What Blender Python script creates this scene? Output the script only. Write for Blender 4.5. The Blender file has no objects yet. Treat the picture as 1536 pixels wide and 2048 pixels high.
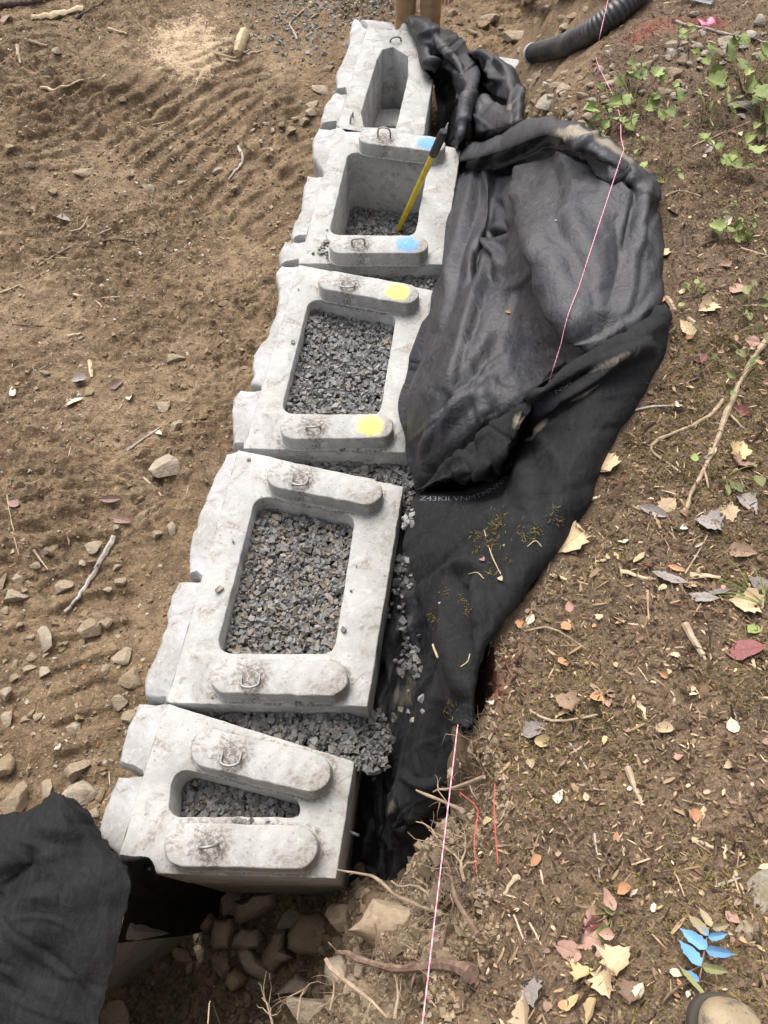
import bpy, bmesh, math, random
import numpy as np
from mathutils import Vector, Matrix

# ------------------------------------------------------------------ camera
F_PX, PITCH, ROLL, CAM_H = 1524.0, math.radians(60.5), math.radians(1.5), 2.85
scene = bpy.context.scene
COL = scene.collection
CR, SR, CP, SP = math.cos(ROLL), math.sin(ROLL), math.cos(PITCH), math.sin(PITCH)
_right, _up, _fwd = np.array([1.0, 0, 0]), np.array([0, SP, CP]), np.array([0, CP, -SP])
_r2, _u2 = CR * _right - SR * _up, SR * _right + CR * _up
cam_data = bpy.data.cameras.new('camera')
cam = bpy.data.objects.new('camera', cam_data)
COL.objects.link(cam)
cam.matrix_world = Matrix(((_r2[0], _u2[0], -_fwd[0], 0), (_r2[1], _u2[1], -_fwd[1], 0), (_r2[2], _u2[2], -_fwd[2], CAM_H), (0, 0, 0, 1)))
cam_data.sensor_fit = 'VERTICAL'
cam_data.sensor_height = 24.0
cam_data.lens = 24.0 * F_PX / 2048.0
cam_data.clip_start = 0.02
cam_data.clip_end = 2000
scene.camera = cam
# ------------------------------------------------------------------ light
SUN_EL, SUN_AZ = math.radians(58), math.radians(345)     # azimuth: clockwise from +y
world = bpy.data.worlds.new('World')
scene.world = world
world.use_nodes = True
wn = world.node_tree
bg = wn.nodes['Background']
sky = wn.nodes.new('ShaderNodeTexSky')
sky.sky_type = 'NISHITA'
sky.sun_disc = False
sky.sun_elevation = SUN_EL
sky.sun_rotation = SUN_AZ
sky.air_density = 0.9
sky.dust_density = 6.0
sky.ozone_density = 1.0
hs = wn.nodes.new('ShaderNodeHueSaturation')
hs.inputs['Saturation'].default_value = 0.42
wn.links.new(sky.outputs[0], hs.inputs['Color'])
wn.links.new(hs.outputs[0], bg.inputs[0])
bg.inputs[1].default_value = 0.15
sun_data = bpy.data.lights.new('sun', 'SUN')
sun_data.energy = 0.9
sun_data.angle = math.radians(40)
sun_data.color = (1.0, 0.96, 0.9)
sun = bpy.data.objects.new('sun', sun_data)
COL.objects.link(sun)
sun.location = (0, 0, 30)
_d = Vector((math.sin(SUN_AZ) * math.cos(SUN_EL), math.cos(SUN_AZ) * math.cos(SUN_EL), math.sin(SUN_EL)))
sun.rotation_euler = _d.to_track_quat('Z', 'Y').to_euler()
vs = scene.view_settings
vs.view_transform = 'Standard'
vs.look = 'None'
vs.gamma = 1.0
vs.use_curve_mapping = False
vs.exposure = 1.1

# ------------------------------------------------------------------ helpers
rng = np.random.default_rng(7)
random.seed(7)

def ray(px, py):
    X, Y = (px - 768) / F_PX, (1024 - py) / F_PX
    X, Y = X * CR + Y * SR, -X * SR + Y * CR
    return np.array([X, CP + Y * SP, -SP + Y * CP])

def U(px, py, z=0.0):
    d = ray(px, py)
    t = (z - CAM_H) / d[2]
    return np.array([d[0] * t, d[1] * t, z])

def depth_of(p):
    return float(np.dot(np.array(p) - np.array([0, 0, CAM_H]), _fwd))

def _hash(ix, iy, iz, seed):
    h = (ix.astype(np.int64) * 374761393 + iy.astype(np.int64) * 668265263 + iz.astype(np.int64) * 2147483647 + seed * 974711)
    h = (h ^ (h >> 13)) * 1274126177
    h = h & 0xffffffff
    h = (h ^ (h >> 16)) * 2246822519 & 0xffffffff
    h = h ^ (h >> 15)
    return (h & 0xffff) / 32767.5 - 1.0

def noise2(x, y, seed=0):
    x = np.asarray(x, float); y = np.asarray(y, float)
    ix, iy = np.floor(x), np.floor(y)
    fx, fy = x - ix, y - iy
    fx = fx * fx * fx * (fx * (fx * 6 - 15) + 10); fy = fy * fy * fy * (fy * (fy * 6 - 15) + 10)
    z = np.zeros_like(ix)
    a, b = _hash(ix, iy, z, seed), _hash(ix + 1, iy, z, seed)
    c, d = _hash(ix, iy + 1, z, seed), _hash(ix + 1, iy + 1, z, seed)
    return (a + (b - a) * fx) * (1 - fy) + (c + (d - c) * fx) * fy

def noise3(x, y, z, seed=0):
    iz = np.floor(z); fz = z - iz; fz = fz * fz * (3 - 2 * fz)
    out = []
    for k in (0, 1):
        ix, iy = np.floor(x), np.floor(y)
        fx, fy = x - ix, y - iy
        fx = fx * fx * (3 - 2 * fx); fy = fy * fy * (3 - 2 * fy)
        a, b = _hash(ix, iy, iz + k, seed), _hash(ix + 1, iy, iz + k, seed)
        c, d = _hash(ix, iy + 1, iz + k, seed), _hash(ix + 1, iy + 1, iz + k, seed)
        out.append((a + (b - a) * fx) * (1 - fy) + (c + (d - c) * fx) * fy)
    return out[0] + (out[1] - out[0]) * fz

def fbm(x, y, oct=4, seed=0, gain=0.5):
    s, a, n = 0.0, 1.0, 0.0
    for k in range(oct):
        s = s + a * noise2(x * 2 ** k + 17.3 * k, y * 2 ** k - 9.1 * k, seed + k); n += a; a *= gain
    return s / n

def sstep(a, b, x):
    t = np.clip((x - a) / (b - a), 0, 1)
    return t * t * (3 - 2 * t)

def new_mesh(name, verts, faces, mat=None, smooth=False, colors=None, attrs=None, sharp=None):
    me = bpy.data.meshes.new(name)
    verts = np.asarray(verts, float)
    if isinstance(faces, np.ndarray) and faces.ndim == 2:
        n, k = faces.shape
        me.vertices.add(len(verts)); me.vertices.foreach_set('co', verts.ravel())
        me.loops.add(n * k); me.loops.foreach_set('vertex_index', faces.ravel().astype(np.int32))
        me.polygons.add(n)
        me.polygons.foreach_set('loop_start', np.arange(0, n * k, k, dtype=np.int32))
        me.update(calc_edges=True)
    else:
        me.from_pydata([tuple(v) for v in verts], [], [tuple(int(i) for i in f) for f in faces])
        me.update()
    if smooth:
        me.polygons.foreach_set('use_smooth', np.ones(len(me.polygons), bool))
        if sharp: me.set_sharp_from_angle(angle=math.radians(sharp))
    else:
        me.polygons.foreach_set('use_smooth', np.zeros(len(me.polygons), bool))
    if colors is not None:
        ca = me.color_attributes.new('tint', 'FLOAT_COLOR', 'POINT')
        c4 = np.ones((len(verts), 4)); c4[:, :3] = colors
        ca.data.foreach_set('color', c4.ravel())
    for k, v in (attrs or {}).items():
        at = me.attributes.new(k, 'FLOAT', 'POINT'); at.data.foreach_set('value', np.asarray(v, np.float32))
    if mat: me.materials.append(mat)
    return me

def link(name, me, parent=None, loc=(0, 0, 0), rot=(0, 0, 0)):
    o = bpy.data.objects.new(name, me)
    COL.objects.link(o)
    o.parent = parent
    o.location = [float(v) for v in loc]; o.rotation_euler = rot
    return o

def tag(o, label=None, cat=None, group=None, kind=None):
    if label: o['label'] = label
    if cat: o['category'] = cat
    if group: o['group'] = group
    if kind: o['kind'] = kind
    return o

def empty(name, loc):
    o = bpy.data.objects.new(name, None); COL.objects.link(o)
    o.empty_display_size = 0.05
    o.location = [float(v) for v in loc]
    return o

def centred(verts):
    """origin at the base centre of the points"""
    v = np.asarray(verts, float)
    c = np.array([v[:, 0].mean(), v[:, 1].mean(), v[:, 2].min()])
    return v - c, c

# ------------------------------------------------------------------ materials
class NT:
    def __init__(s, name):
        s.m = bpy.data.materials.new(name); s.m.use_nodes = True
        s.t = s.m.node_tree; s.b = s.t.nodes['Principled BSDF']; s.tc = None
    def n(s, ty, **kw):
        nd = s.t.nodes.new(ty)
        for k, v in kw.items(): setattr(nd, k, v)
        return nd
    def l(s, a, b): s.t.links.new(a, b)
    def co(s, kind='Object'):
        if not s.tc: s.tc = s.n('ShaderNodeTexCoord')
        return s.tc.outputs[kind]
    def noise(s, scale, detail=4, rough=0.55, vec=None, dist=0.0):
        nd = s.n('ShaderNodeTexNoise'); nd.inputs['Scale'].default_value = scale
        nd.inputs['Detail'].default_value = detail; nd.inputs['Roughness'].default_value = rough
        nd.inputs['Distortion'].default_value = dist
        s.l(vec or s.co(), nd.inputs['Vector']); return nd.outputs[0]
    def voro(s, scale, feature='F1', vec=None):
        nd = s.n('ShaderNodeTexVoronoi', feature=feature); nd.inputs['Scale'].default_value = scale
        s.l(vec or s.co(), nd.inputs['Vector']); return nd
    def ramp(s, fac, stops):
        nd = s.n('ShaderNodeValToRGB'); e = nd.color_ramp.elements
        while len(e) < len(stops): e.new(0.5)
        for el, (p, c) in zip(e, stops):
            el.position = p
            if not isinstance(c, (tuple, list)): c = (c, c, c)
            el.color = (*c, 1)
        s.l(fac, nd.inputs[0]); return nd.outputs[0]
    def mix(s, fac, a, b, mode='MIX'):
        nd = s.n('ShaderNodeMix', data_type='RGBA', blend_type=mode)
        for sock, v in ((nd.inputs[0], fac), (nd.inputs[6], a), (nd.inputs[7], b)):
            if isinstance(v, (int, float)): sock.default_value = v
            elif isinstance(v, tuple): sock.default_value = (*v, 1)
            else: s.l(v, sock)
        return nd.outputs[2]
    def math(s, op, a, b=0.0, c=0.0):
        nd = s.n('ShaderNodeMath', operation=op)
        for sock, v in zip(nd.inputs, (a, b, c)):
            if isinstance(v, (int, float)): sock.default_value = v
            else: s.l(v, sock)
        return nd.outputs[0]
    def attr(s, name, out='Fac'):
        nd = s.n('ShaderNodeAttribute', attribute_name=name); return nd.outputs[out]
    def sep(s, vec):
        nd = s.n('ShaderNodeSeparateXYZ'); s.l(vec, nd.inputs[0]); return nd.outputs
    def dist2(s, cx, cy, vec=None):
        o = s.sep(vec or s.co())
        a = s.math('SUBTRACT', o[0], cx); b = s.math('SUBTRACT', o[1], cy)
        return s.math('SQRT', s.math('ADD', s.math('MULTIPLY', a, a), s.math('MULTIPLY', b, b)))
    def bump(s, h, strength=0.4, distance=0.01, prev=None):
        nd = s.n('ShaderNodeBump'); nd.inputs['Strength'].default_value = strength
        nd.inputs['Distance'].default_value = distance
        s.l(h, nd.inputs['Height'])
        if prev is not None: s.l(prev, nd.inputs['Normal'])
        return nd.outputs[0]
    def out(s, color=None, rough=0.8, normal=None, spec=0.3, **kw):
        if color is not None:
            if isinstance(color, tuple): s.b.inputs['Base Color'].default_value = (*color, 1)
            else: s.l(color, s.b.inputs['Base Color'])
        if isinstance(rough, (int, float)): s.b.inputs['Roughness'].default_value = rough
        else: s.l(rough, s.b.inputs['Roughness'])
        s.b.inputs['Specular IOR Level'].default_value = spec
        if normal is not None: s.l(normal, s.b.inputs['Normal'])
        for k, v in kw.items(): s.b.inputs[k].default_value = v
        return s.m

def concrete(name, paint=None, loop=False, tone=1.0, bluish=0.0, caps=()):
    t = NT(name)
    n1 = t.noise(3.0, 6, 0.62, dist=0.8); n2 = t.noise(24, 5, 0.68); n3 = t.noise(7, 6, 0.72, dist=1.4); n5 = t.noise(75, 3, 0.7)
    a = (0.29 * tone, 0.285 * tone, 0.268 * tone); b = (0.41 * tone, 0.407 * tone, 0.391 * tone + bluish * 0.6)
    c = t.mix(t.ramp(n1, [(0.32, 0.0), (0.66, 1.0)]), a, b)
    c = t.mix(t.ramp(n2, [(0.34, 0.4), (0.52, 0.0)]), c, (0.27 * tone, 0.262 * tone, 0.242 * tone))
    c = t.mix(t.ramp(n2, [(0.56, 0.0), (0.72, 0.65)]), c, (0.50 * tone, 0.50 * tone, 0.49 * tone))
    # brown clay smears and scuffs
    fine = t.ramp(n5, [(0.40, 0.1), (0.56, 1.0)])
    c = t.mix(t.math('MULTIPLY', t.ramp(n3, [(0.51, 0.0), (0.63, 0.85)]), fine), c, (0.20, 0.172, 0.138))
    # small dark pits and splashes
    v = t.voro(34); sp = t.ramp(v.outputs['Distance'], [(0.10, 1.0), (0.19, 0.0)])
    sp = t.math('MULTIPLY', sp, t.ramp(t.noise(6, 2), [(0.46, 0.0), (0.58, 0.75)]))
    c = t.mix(sp, c, (0.15, 0.146, 0.138))
    # soil left round the foot of each knob
    for (ax, ay, bx, by, rr) in caps:
        o = t.sep(t.co()); ux, uy = bx - ax, by - ay; L2 = ux * ux + uy * uy
        px_, py_ = t.math('SUBTRACT', o[0], ax), t.math('SUBTRACT', o[1], ay)
        h = t.math('DIVIDE', t.math('ADD', t.math('MULTIPLY', px_, ux), t.math('MULTIPLY', py_, uy)), L2)
        h = t.math('MINIMUM', t.math('MAXIMUM', h, 0.0), 1.0)
        ex, ey = t.math('SUBTRACT', px_, t.math('MULTIPLY', h, ux)), t.math('SUBTRACT', py_, t.math('MULTIPLY', h, uy))
        d = t.math('SUBTRACT', t.math('SQRT', t.math('ADD', t.math('MULTIPLY', ex, ex), t.math('MULTIPLY', ey, ey))), rr)
        m = t.math('SUBTRACT', t.math('MULTIPLY', n3, 1.7), t.math('MULTIPLY', d, 22.0))
        c = t.mix(t.math('MULTIPLY', t.math('MULTIPLY', t.ramp(m, [(0.42, 0.0), (0.80, 0.9)]), fine), t.ramp(o[2], [(0.435, 0.0), (0.452, 1.0)])), c, (0.150, 0.128, 0.102))
    if loop:
        d = t.dist2(-0.105, -0.005); nn = t.noise(20, 6, 0.8, dist=1.0)
        m = t.math('SUBTRACT', t.math('MULTIPLY', nn, 1.75), t.math('MULTIPLY', d, 7.5))
        c = t.mix(t.math('MULTIPLY', t.ramp(m, [(0.22, 0.0), (0.55, 1.0)]), t.math('MULTIPLY', fine, 0.9)), c, (0.115, 0.094, 0.074))
        if paint:
            d2 = t.dist2(0.15, 0.0); m2 = t.math('ADD', t.math('MULTIPLY', d2, 10.5), t.math('MULTIPLY', t.noise(14, 4, .7), 0.6))
            f = t.ramp(m2, [(0.70, 1.0), (1.22, 0.0)])
            f = t.math('MULTIPLY', f, t.ramp(n5, [(0.34, 0.4), (0.5, 0.95)]))
            c = t.mix(f, c, paint)
    bmp = t.bump(n5, 0.4, 0.006, t.bump(n3, 0.35, 0.02))
    return t.out(c, 0.9, bmp, 0.25)

M = {}
M['concrete'] = concrete('concrete_top')
M['concrete_face'] = concrete('concrete_split_face', tone=1.0, bluish=0.04)
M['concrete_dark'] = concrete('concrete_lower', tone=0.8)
M['knob'] = concrete('concrete_knob', loop=True)
M['knob_blue'] = concrete('concrete_knob_blue_paint', (0.12, 0.30, 0.70), True)
M['knob_yellow'] = concrete('concrete_knob_yellow_paint', (0.72, 0.64, 0.14), True)
t = NT('galvanised_steel'); M['steel'] = t.out(t.mix(t.noise(60), (0.20, 0.19, 0.18), (0.36, 0.36, 0.36)), 0.55, None, 0.5, Metallic=0.7)

def tint_mat(name, rough=0.8, scale=60, amt=0.35, spec=0.25, bump=0.0):
    t = NT(name)
    c = t.attr('tint', 'Color')
    c = t.mix(t.ramp(t.noise(scale, 4, 0.65), [(0.3, 1.0), (0.7, 0.0)]), c, t.mix(amt, c, (0.02, 0.016, 0.012)))
    return t.out(c, rough, t.bump(t.noise(scale * 1.5, 4), bump, 0.004) if bump else None, spec)
M['gravel'] = tint_mat('crushed_gravel', 0.85, 70, 0.3, 0.3, 0.3)
M['litter'] = tint_mat('plant_litter', 0.85, 120, 0.3, 0.15)
M['moss'] = tint_mat('moss_blades', 0.9, 90, 0.3, 0.1)
M['pebble'] = tint_mat('pebbles', 0.85, 80, 0.35, 0.25, 0.3)

def fabric_mat(name, c0, c1, rough, fibre, spec):
    t = NT(name)
    n1 = t.noise(3.0, 5, 0.6, dist=1.0)
    mp = t.n('ShaderNodeMapping'); mp.inputs['Scale'].default_value = (1.0, 0.22, 0.6); mp.inputs['Rotation'].default_value = (0, 0, 0.5)
    wrp = t.n('ShaderNodeVectorMath', operation='ADD'); t.l(t.co(), wrp.inputs[0])
    nn = t.n('ShaderNodeTexNoise'); nn.inputs['Scale'].default_value = 3; t.l(t.co(), nn.inputs['Vector'])
    sc = t.n('ShaderNodeVectorMath', operation='SCALE'); sc.inputs['Scale'].default_value = 0.25; t.l(nn.outputs['Color'], sc.inputs[0]); t.l(sc.outputs[0], wrp.inputs[1])
    t.l(wrp.outputs[0], mp.inputs['Vector'])
    fib = t.noise(55, 5, 0.8, mp.outputs[0], 0.8)
    fine = t.noise(420, 2, 0.6)
    c = t.mix(t.ramp(n1, [(0.3, 0.0), (0.7, 1.0)]), c0, c1)
    c = t.mix(t.math('MULTIPLY', t.ramp(fib, [(0.45, 0.0), (0.75, 1.0)]), fibre), c, (0.075, 0.076, 0.083))
    c = t.mix(t.math('MULTIPLY', t.ramp(fine, [(0.5, 0.0), (0.75, 1.0)]), 0.25), c, (0.05, 0.05, 0.055))
    d = t.attr('dust')
    dn = t.noise(26, 6, 0.75, mp.outputs[0], 0.8)
    c = t.mix(t.ramp(t.math('MULTIPLY', d, t.math('MULTIPLY', dn, 1.9)), [(0.46, 0.0), (1.15, 0.8)]), c, (0.26, 0.22, 0.165))
    h = t.math('ADD', t.math('MULTIPLY', fib, 0.6), t.math('MULTIPLY', fine, 0.4))
    b2 = t.bump(t.noise(18, 4, 0.6, dist=0.8), 0.4, 0.02)
    return t.out(c, t.ramp(fib, [(0.3, rough - 0.08), (0.7, min(1, rough + 0.12))]), t.bump(h, 0.45, 0.005, b2), spec)
M['fab_shiny'] = fabric_mat('geotextile_smooth_side', (0.010, 0.010, 0.0115), (0.022, 0.022, 0.0265), 0.50, 0.6, 0.42)
M['fab_matte'] = fabric_mat('geotextile_felt_side', (0.0055, 0.0055, 0.006), (0.0105, 0.0105, 0.011), 0.8, 0.22, 0.18)
from mathutils.geometry import delaunay_2d_cdt
# ------------------------------------------------------------------ terrain
def bank_top(x, y):
    y = np.maximum(y, -1.2)
    return 0.85 + 0.5 * np.exp(-(y + 0.12) / 0.8) * (0.5 + 0.5 * sstep(0.1, 0.6, np.asarray(x))) + 0.10 * np.clip(np.asarray(x) - 0.7, -0.5, 6)

def U_bank(px, py):
    z = 1.0
    for _ in range(30):
        p = U(px, py, z); z = 0.5 * z + 0.5 * float(bank_top(p[0], p[1]))
    return U(px, py, z)

RIM_PX = [(780, 2110), (835, 2040), (880, 1960), (905, 1900), (945, 1850), (930, 1790), (908, 1740), (902, 1690), (925, 1640), (965, 1600), (958, 1545),
          (943, 1480), (938, 1400), (945, 1345), (968, 1295), (1045, 1195), (1110, 1050), (1150, 900), (1170, 700), (1170, 500), (1160, 400),
          (1150, 320), (1140, 240), (1160, 155), (1215, 70), (1265, 0)]
RIM = np.array([U_bank(*p)[:2] for p in RIM_PX])
RIM = np.vstack([[[-60, -1.2], [-3.5, -0.8], [-1.6, -0.62], [-0.7, -0.52], [-0.15, -0.36]], RIM, [[1.75, 5.2], [2.7, 7.5], [4.5, 12], [10, 30], [60, 200]]])  # leading points: unseen bank on the camera side, added to darken the pit
POLY = np.vstack([RIM, [[400, 200], [400, -60], [-60, -60]]])

def seg_dist(x, y, pts):
    d = np.full(np.shape(x), 1e9)
    for (ax, ay), (bx, by) in zip(pts[:-1], pts[1:]):
        vx, vy = bx - ax, by - ay
        t = np.clip(((x - ax) * vx + (y - ay) * vy) / (vx * vx + vy * vy + 1e-12), 0, 1)
        d = np.minimum(d, np.hypot(x - ax - t * vx, y - ay - t * vy))
    return d

def inside(x, y, poly):
    r = np.zeros(np.shape(x), bool)
    j = len(poly) - 1
    for i in range(len(poly)):
        xi, yi = poly[i]; xj, yj = poly[j]
        if yi != yj:
            c = ((yi > y) != (yj > y)) & (x < (xj - xi) * (y - yi) / (yj - yi) + xi)
            r ^= c
        j = i
    return r

def terrain_parts(x, y):
    x = np.asarray(x, float); y = np.asarray(y, float)
    wf = 0.25 + 0.75 * (1 - sstep(1.5, 2.5, y))
    wx = x + wf * (0.035 * noise2(x * 9, y * 9, 31) * np.exp(-np.hypot(x, y) / 9) + 0.012 * noise2(x * 30, y * 30, 32))
    wy = y + wf * (0.035 * noise2(x * 9 + 50, y * 9, 33) * np.exp(-np.hypot(x, y) / 9) + 0.012 * noise2(x * 30, y * 30 + 7, 34))
    s = seg_dist(wx, wy, RIM)
    s = np.where(inside(wx, wy, POLY), s, -s)
    w = 0.12 + 0.26 * (1 - sstep(0.02, 0.24, y)) + 0.25 * sstep(1.0, 1.6, y) + 0.75 * sstep(2.5, 3.4, y)
    g = sstep(-1, 0.12, s / w)
    nearg = 1 - sstep(0.12, 0.34, y)
    gn = np.interp(s + 0.03 * noise2(x * 7, y * 7, 35), [-0.80, -0.13, -0.02, 0.03], [0, 0.55, 0.97, 1])
    lw = sstep(-0.45, -0.1, x)
    gn = gn * lw + np.interp(s, [-0.22, 0.0], [0, 1]) * (1 - lw)
    g = g * (1 - nearg) + gn * nearg
    # lower ground: trampled dirt on the left, trench and pit on the right
    back = -0.20 + 0.135 * y            # back line of the wall
    trench = sstep(-0.9, -0.3, x - back) * (1 - sstep(5.2, 6.0, y)) * sstep(0.1, 0.4, y)
    low = -0.76 + 0.05 * fbm(x * 0.8, y * 0.8, 3, 5)
    pit = (1 - sstep(0.10, 0.55, y)) * sstep(-1.55, -0.95, x + 0.25 * np.clip(y, -1, 0))
    low = low + trench * (-0.2 + 0.45 * sstep(0.9, 2.0, y)) + pit * (-0.50)
    low = np.maximum(low, -1.28 - 0.03 * noise2(x * 4, y * 4, 3))
    z = low + (bank_top(x, y) - low) * g
    return z, g, s, pit, trench

def track(x, y, ang, off, half, period, seed):
    c, s_ = math.cos(ang), math.sin(ang)
    t = x * c + y * s_ + 0.05 * noise2(x * 1.3, y * 1.3, seed); a = -x * s_ + y * c - off + 0.06 * noise2(x * 0.9, y * 0.9, seed + 1)
    lug = np.sin(2 * math.pi * (t / period + 0.12 * np.abs(a) / half))
    lug = np.clip(lug * 3.0 + 2.3 * noise2(x * 7, y * 7, seed + 5), -1, 0.8)
    m = sstep(half, half * 0.8, np.abs(a)) * sstep(-0.35, 0.35, fbm(x * 1.1 + seed, y * 1.1, 2, seed + 2) + 0.15)
    return lug * m

def terrain_detail(x, y, z, g, pit):
    lm = (1 - g)
    near = np.exp(-np.maximum(np.hypot(x, y) - 9, 0) / 6)
    rough = fbm(x * 3.2, y * 3.2, 4, 11)
    clod = np.abs(noise2(x * 11, y * 11, 12)) + 0.6 * np.abs(noise2(x * 24, y * 24, 13)) + 0.55 * np.abs(noise2(x * 45, y * 45, 14))
    patch = sstep(-0.25, 0.4, fbm(x * 1.4, y * 1.4, 3, 15))
    d = 0.04 * rough + (0.012 + 0.032 * patch) * (clod - 0.5)
    wall_clear = sstep(0.05, 0.5, -(x + 0.95 - 0.17 * y))
    tr = track(x, y, math.radians(118), -1.9, 0.28, 0.15, 40) + track(x, y, math.radians(104), 1.1, 0.26, 0.16, 50) + 1.25 * track(x, y, math.radians(150), -4.3, 0.42, 0.17, 60) + 1.2 * track(x, y, math.radians(142), -3.2, 0.40, 0.16, 70) + 1.15 * track(x, y, math.radians(146), -5.6, 0.45, 0.17, 80)
    d = d + 0.017 * tr * wall_clear
    bank = 0.03 * fbm(x * 2.6, y * 2.6, 4, 21) + 0.012 * (np.abs(noise2(x * 16, y * 16, 22)) + np.abs(noise2(x * 38, y * 38, 23))) + 0.006 * noise2(x * 70, y * 70, 24)
    mid = 4 * g * (1 - g)
    face = (0.09 * fbm(x * 6, y * 6, 4, 25) + 0.03 * np.abs(noise2(x * 22, y * 22, 26))) * (1 - 0.55 * sstep(1.8, 2.6, y))
    return z + near * (lm * d + g * bank + mid * face * 0.9)

def axis(lo, hi, step, far):
    a = np.arange(lo, hi + step / 2, step)
    up, dn = [], []
    s, v = step, hi
    while v < far: s *= 1.22; v += s; up.append(v)
    s, v = step, lo
    while v > -far: s *= 1.22; v -= s; dn.append(v)
    return np.concatenate([dn[::-1], a, up])
GX, GY = axis(-3.5, 3.2, 0.0135, 400), axis(-0.75, 7.8, 0.0135, 400)
XX, YY = np.meshgrid(GX, GY)
TZ, TG, TS, TP, TT = terrain_parts(XX, YY)
TZ = terrain_detail(XX, YY, TZ, TG, TP)

def height(x, y):
    x = np.asarray(x, float); y = np.asarray(y, float)
    i = np.clip(np.searchsorted(GX, x) - 1, 0, len(GX) - 2); j = np.clip(np.searchsorted(GY, y) - 1, 0, len(GY) - 2)
    fx = np.clip((x - GX[i]) / (GX[i + 1] - GX[i]), 0, 1); fy = np.clip((y - GY[j]) / (GY[j + 1] - GY[j]), 0, 1)
    return (TZ[j, i] * (1 - fx) + TZ[j, i + 1] * fx) * (1 - fy) + (TZ[j + 1, i] * (1 - fx) + TZ[j + 1, i + 1] * fx) * fy

def UT(px, py):
    """where the pixel's ray meets the ground"""
    d = ray(px, py); o = np.array([0, 0, CAM_H])
    t = np.linspace(0.8, 14, 2600)
    P = o + d * t[:, None]
    below = P[:, 2] < height(P[:, 0], P[:, 1])
    k = int(np.argmax(below)) if below.any() else len(t) - 1
    p = P[k].copy(); p[2] = float(height(p[0], p[1]))
    return p

def tnormal(x, y, e=0.05):
    n = np.array([float(height(x - e, y) - height(x + e, y)), float(height(x, y - e) - height(x, y + e)), 2 * e])
    return Vector(n / np.linalg.norm(n))

# ground material: three soils by place (attributes), colour and fine relief only
t = NT('soil')
pos = t.n('ShaderNodeNewGeometry').outputs['Position']
bank_m, clay_m = t.attr('bank'), t.attr('clay')
n1 = t.noise(1.6, 5, 0.6, pos, 0.4); n2 = t.noise(9, 6, 0.65, pos); n3 = t.noise(55, 5, 0.7, pos); n4 = t.noise(160, 2, 0.7, pos)
dirt = t.mix(t.ramp(n1, [(0.38, 0.0), (0.62, 1.0)]), (0.165, 0.113, 0.066), (0.285, 0.205, 0.125))
dirt = t.mix(t.ramp(n2, [(0.38, 0.8), (0.60, 0.0)]), dirt, (0.115, 0.077, 0.046))
dirt = t.mix(t.ramp(n3, [(0.54, 0.0), (0.70, 0.8)]), dirt, (0.40, 0.30, 0.19))
dirt = t.mix(t.ramp(n3, [(0.28, 0.6), (0.42, 0.0)]), dirt, (0.07, 0.046, 0.028))
saw = t.ramp(t.math('ADD', t.math('MULTIPLY', t.attr('sawdust'), 0.62), t.math('ADD', t.math('MULTIPLY', t.math('SUBTRACT', n3, 0.5), 1.9), t.math('MULTIPLY', t.math('SUBTRACT', n2, 0.5), 1.5))), [(0.42, 0.0), (0.85, 0.85)])
dirt = t.mix(saw, dirt, (0.56, 0.43, 0.28))
lit = t.mix(t.ramp(n2, [(0.35, 0.0), (0.65, 1.0)]), (0.082, 0.055, 0.035), (0.19, 0.131, 0.082))
lit = t.mix(t.ramp(n4, [(0.52, 0.0), (0.66, 0.85)]), lit, (0.27, 0.20, 0.135))
lit = t.mix(t.math('MULTIPLY', t.ramp(n1, [(0.5, 0.0), (0.66, 1.0)]), 0.6), lit, (0.19, 0.135, 0.09))
clay = t.mix(t.ramp(n2, [(0.35, 0.0), (0.6, 1.0)]), (0.15, 0.105, 0.065), (0.29, 0.215, 0.14))
clay = t.mix(t.ramp(n3, [(0.3, 0.7), (0.5, 0.0)]), clay, (0.10, 0.07, 0.045))
c = t.mix(t.ramp(t.math('ADD', bank_m, t.math('MULTIPLY', t.math('SUBTRACT', n2, 0.5), 0.9)), [(0.42, 0.0), (0.6, 1.0)]), dirt, lit)
c = t.mix(clay_m, c, clay)
pr = t.math('MULTIPLY', t.math('MULTIPLY', t.attr('redpaint'), t.ramp(n4, [(0.46, 0.0), (0.60, 0.9)])), t.ramp(n3, [(0.40, 0.2), (0.55, 1.0)]))
c = t.mix(pr, c, (0.50, 0.08, 0.09))
wv_ = t.n('ShaderNodeVectorMath', operation='ADD'); nz_ = t.n('ShaderNodeTexNoise'); nz_.inputs['Scale'].default_value = 11; t.l(pos, nz_.inputs['Vector'])
sc_ = t.n('ShaderNodeVectorMath', operation='SCALE'); sc_.inputs['Scale'].default_value = 0.12; t.l(nz_.outputs['Color'], sc_.inputs[0]); t.l(pos, wv_.inputs[0]); t.l(sc_.outputs[0], wv_.inputs[1])
ve_ = t.voro(15, 'DISTANCE_TO_EDGE', wv_.outputs[0]); plates = t.ramp(ve_.outputs['Distance'], [(0.0, 0.0), (0.10, 1.0)])
bp = t.bump(n4, 0.6, 0.008, t.bump(n3, 0.95, 0.018, t.bump(plates, 0.55, 0.012)))
M['soil'] = t.out(c, t.ramp(n2, [(0.3, 0.78), (0.7, 0.95)]), bp, 0.2)

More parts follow.
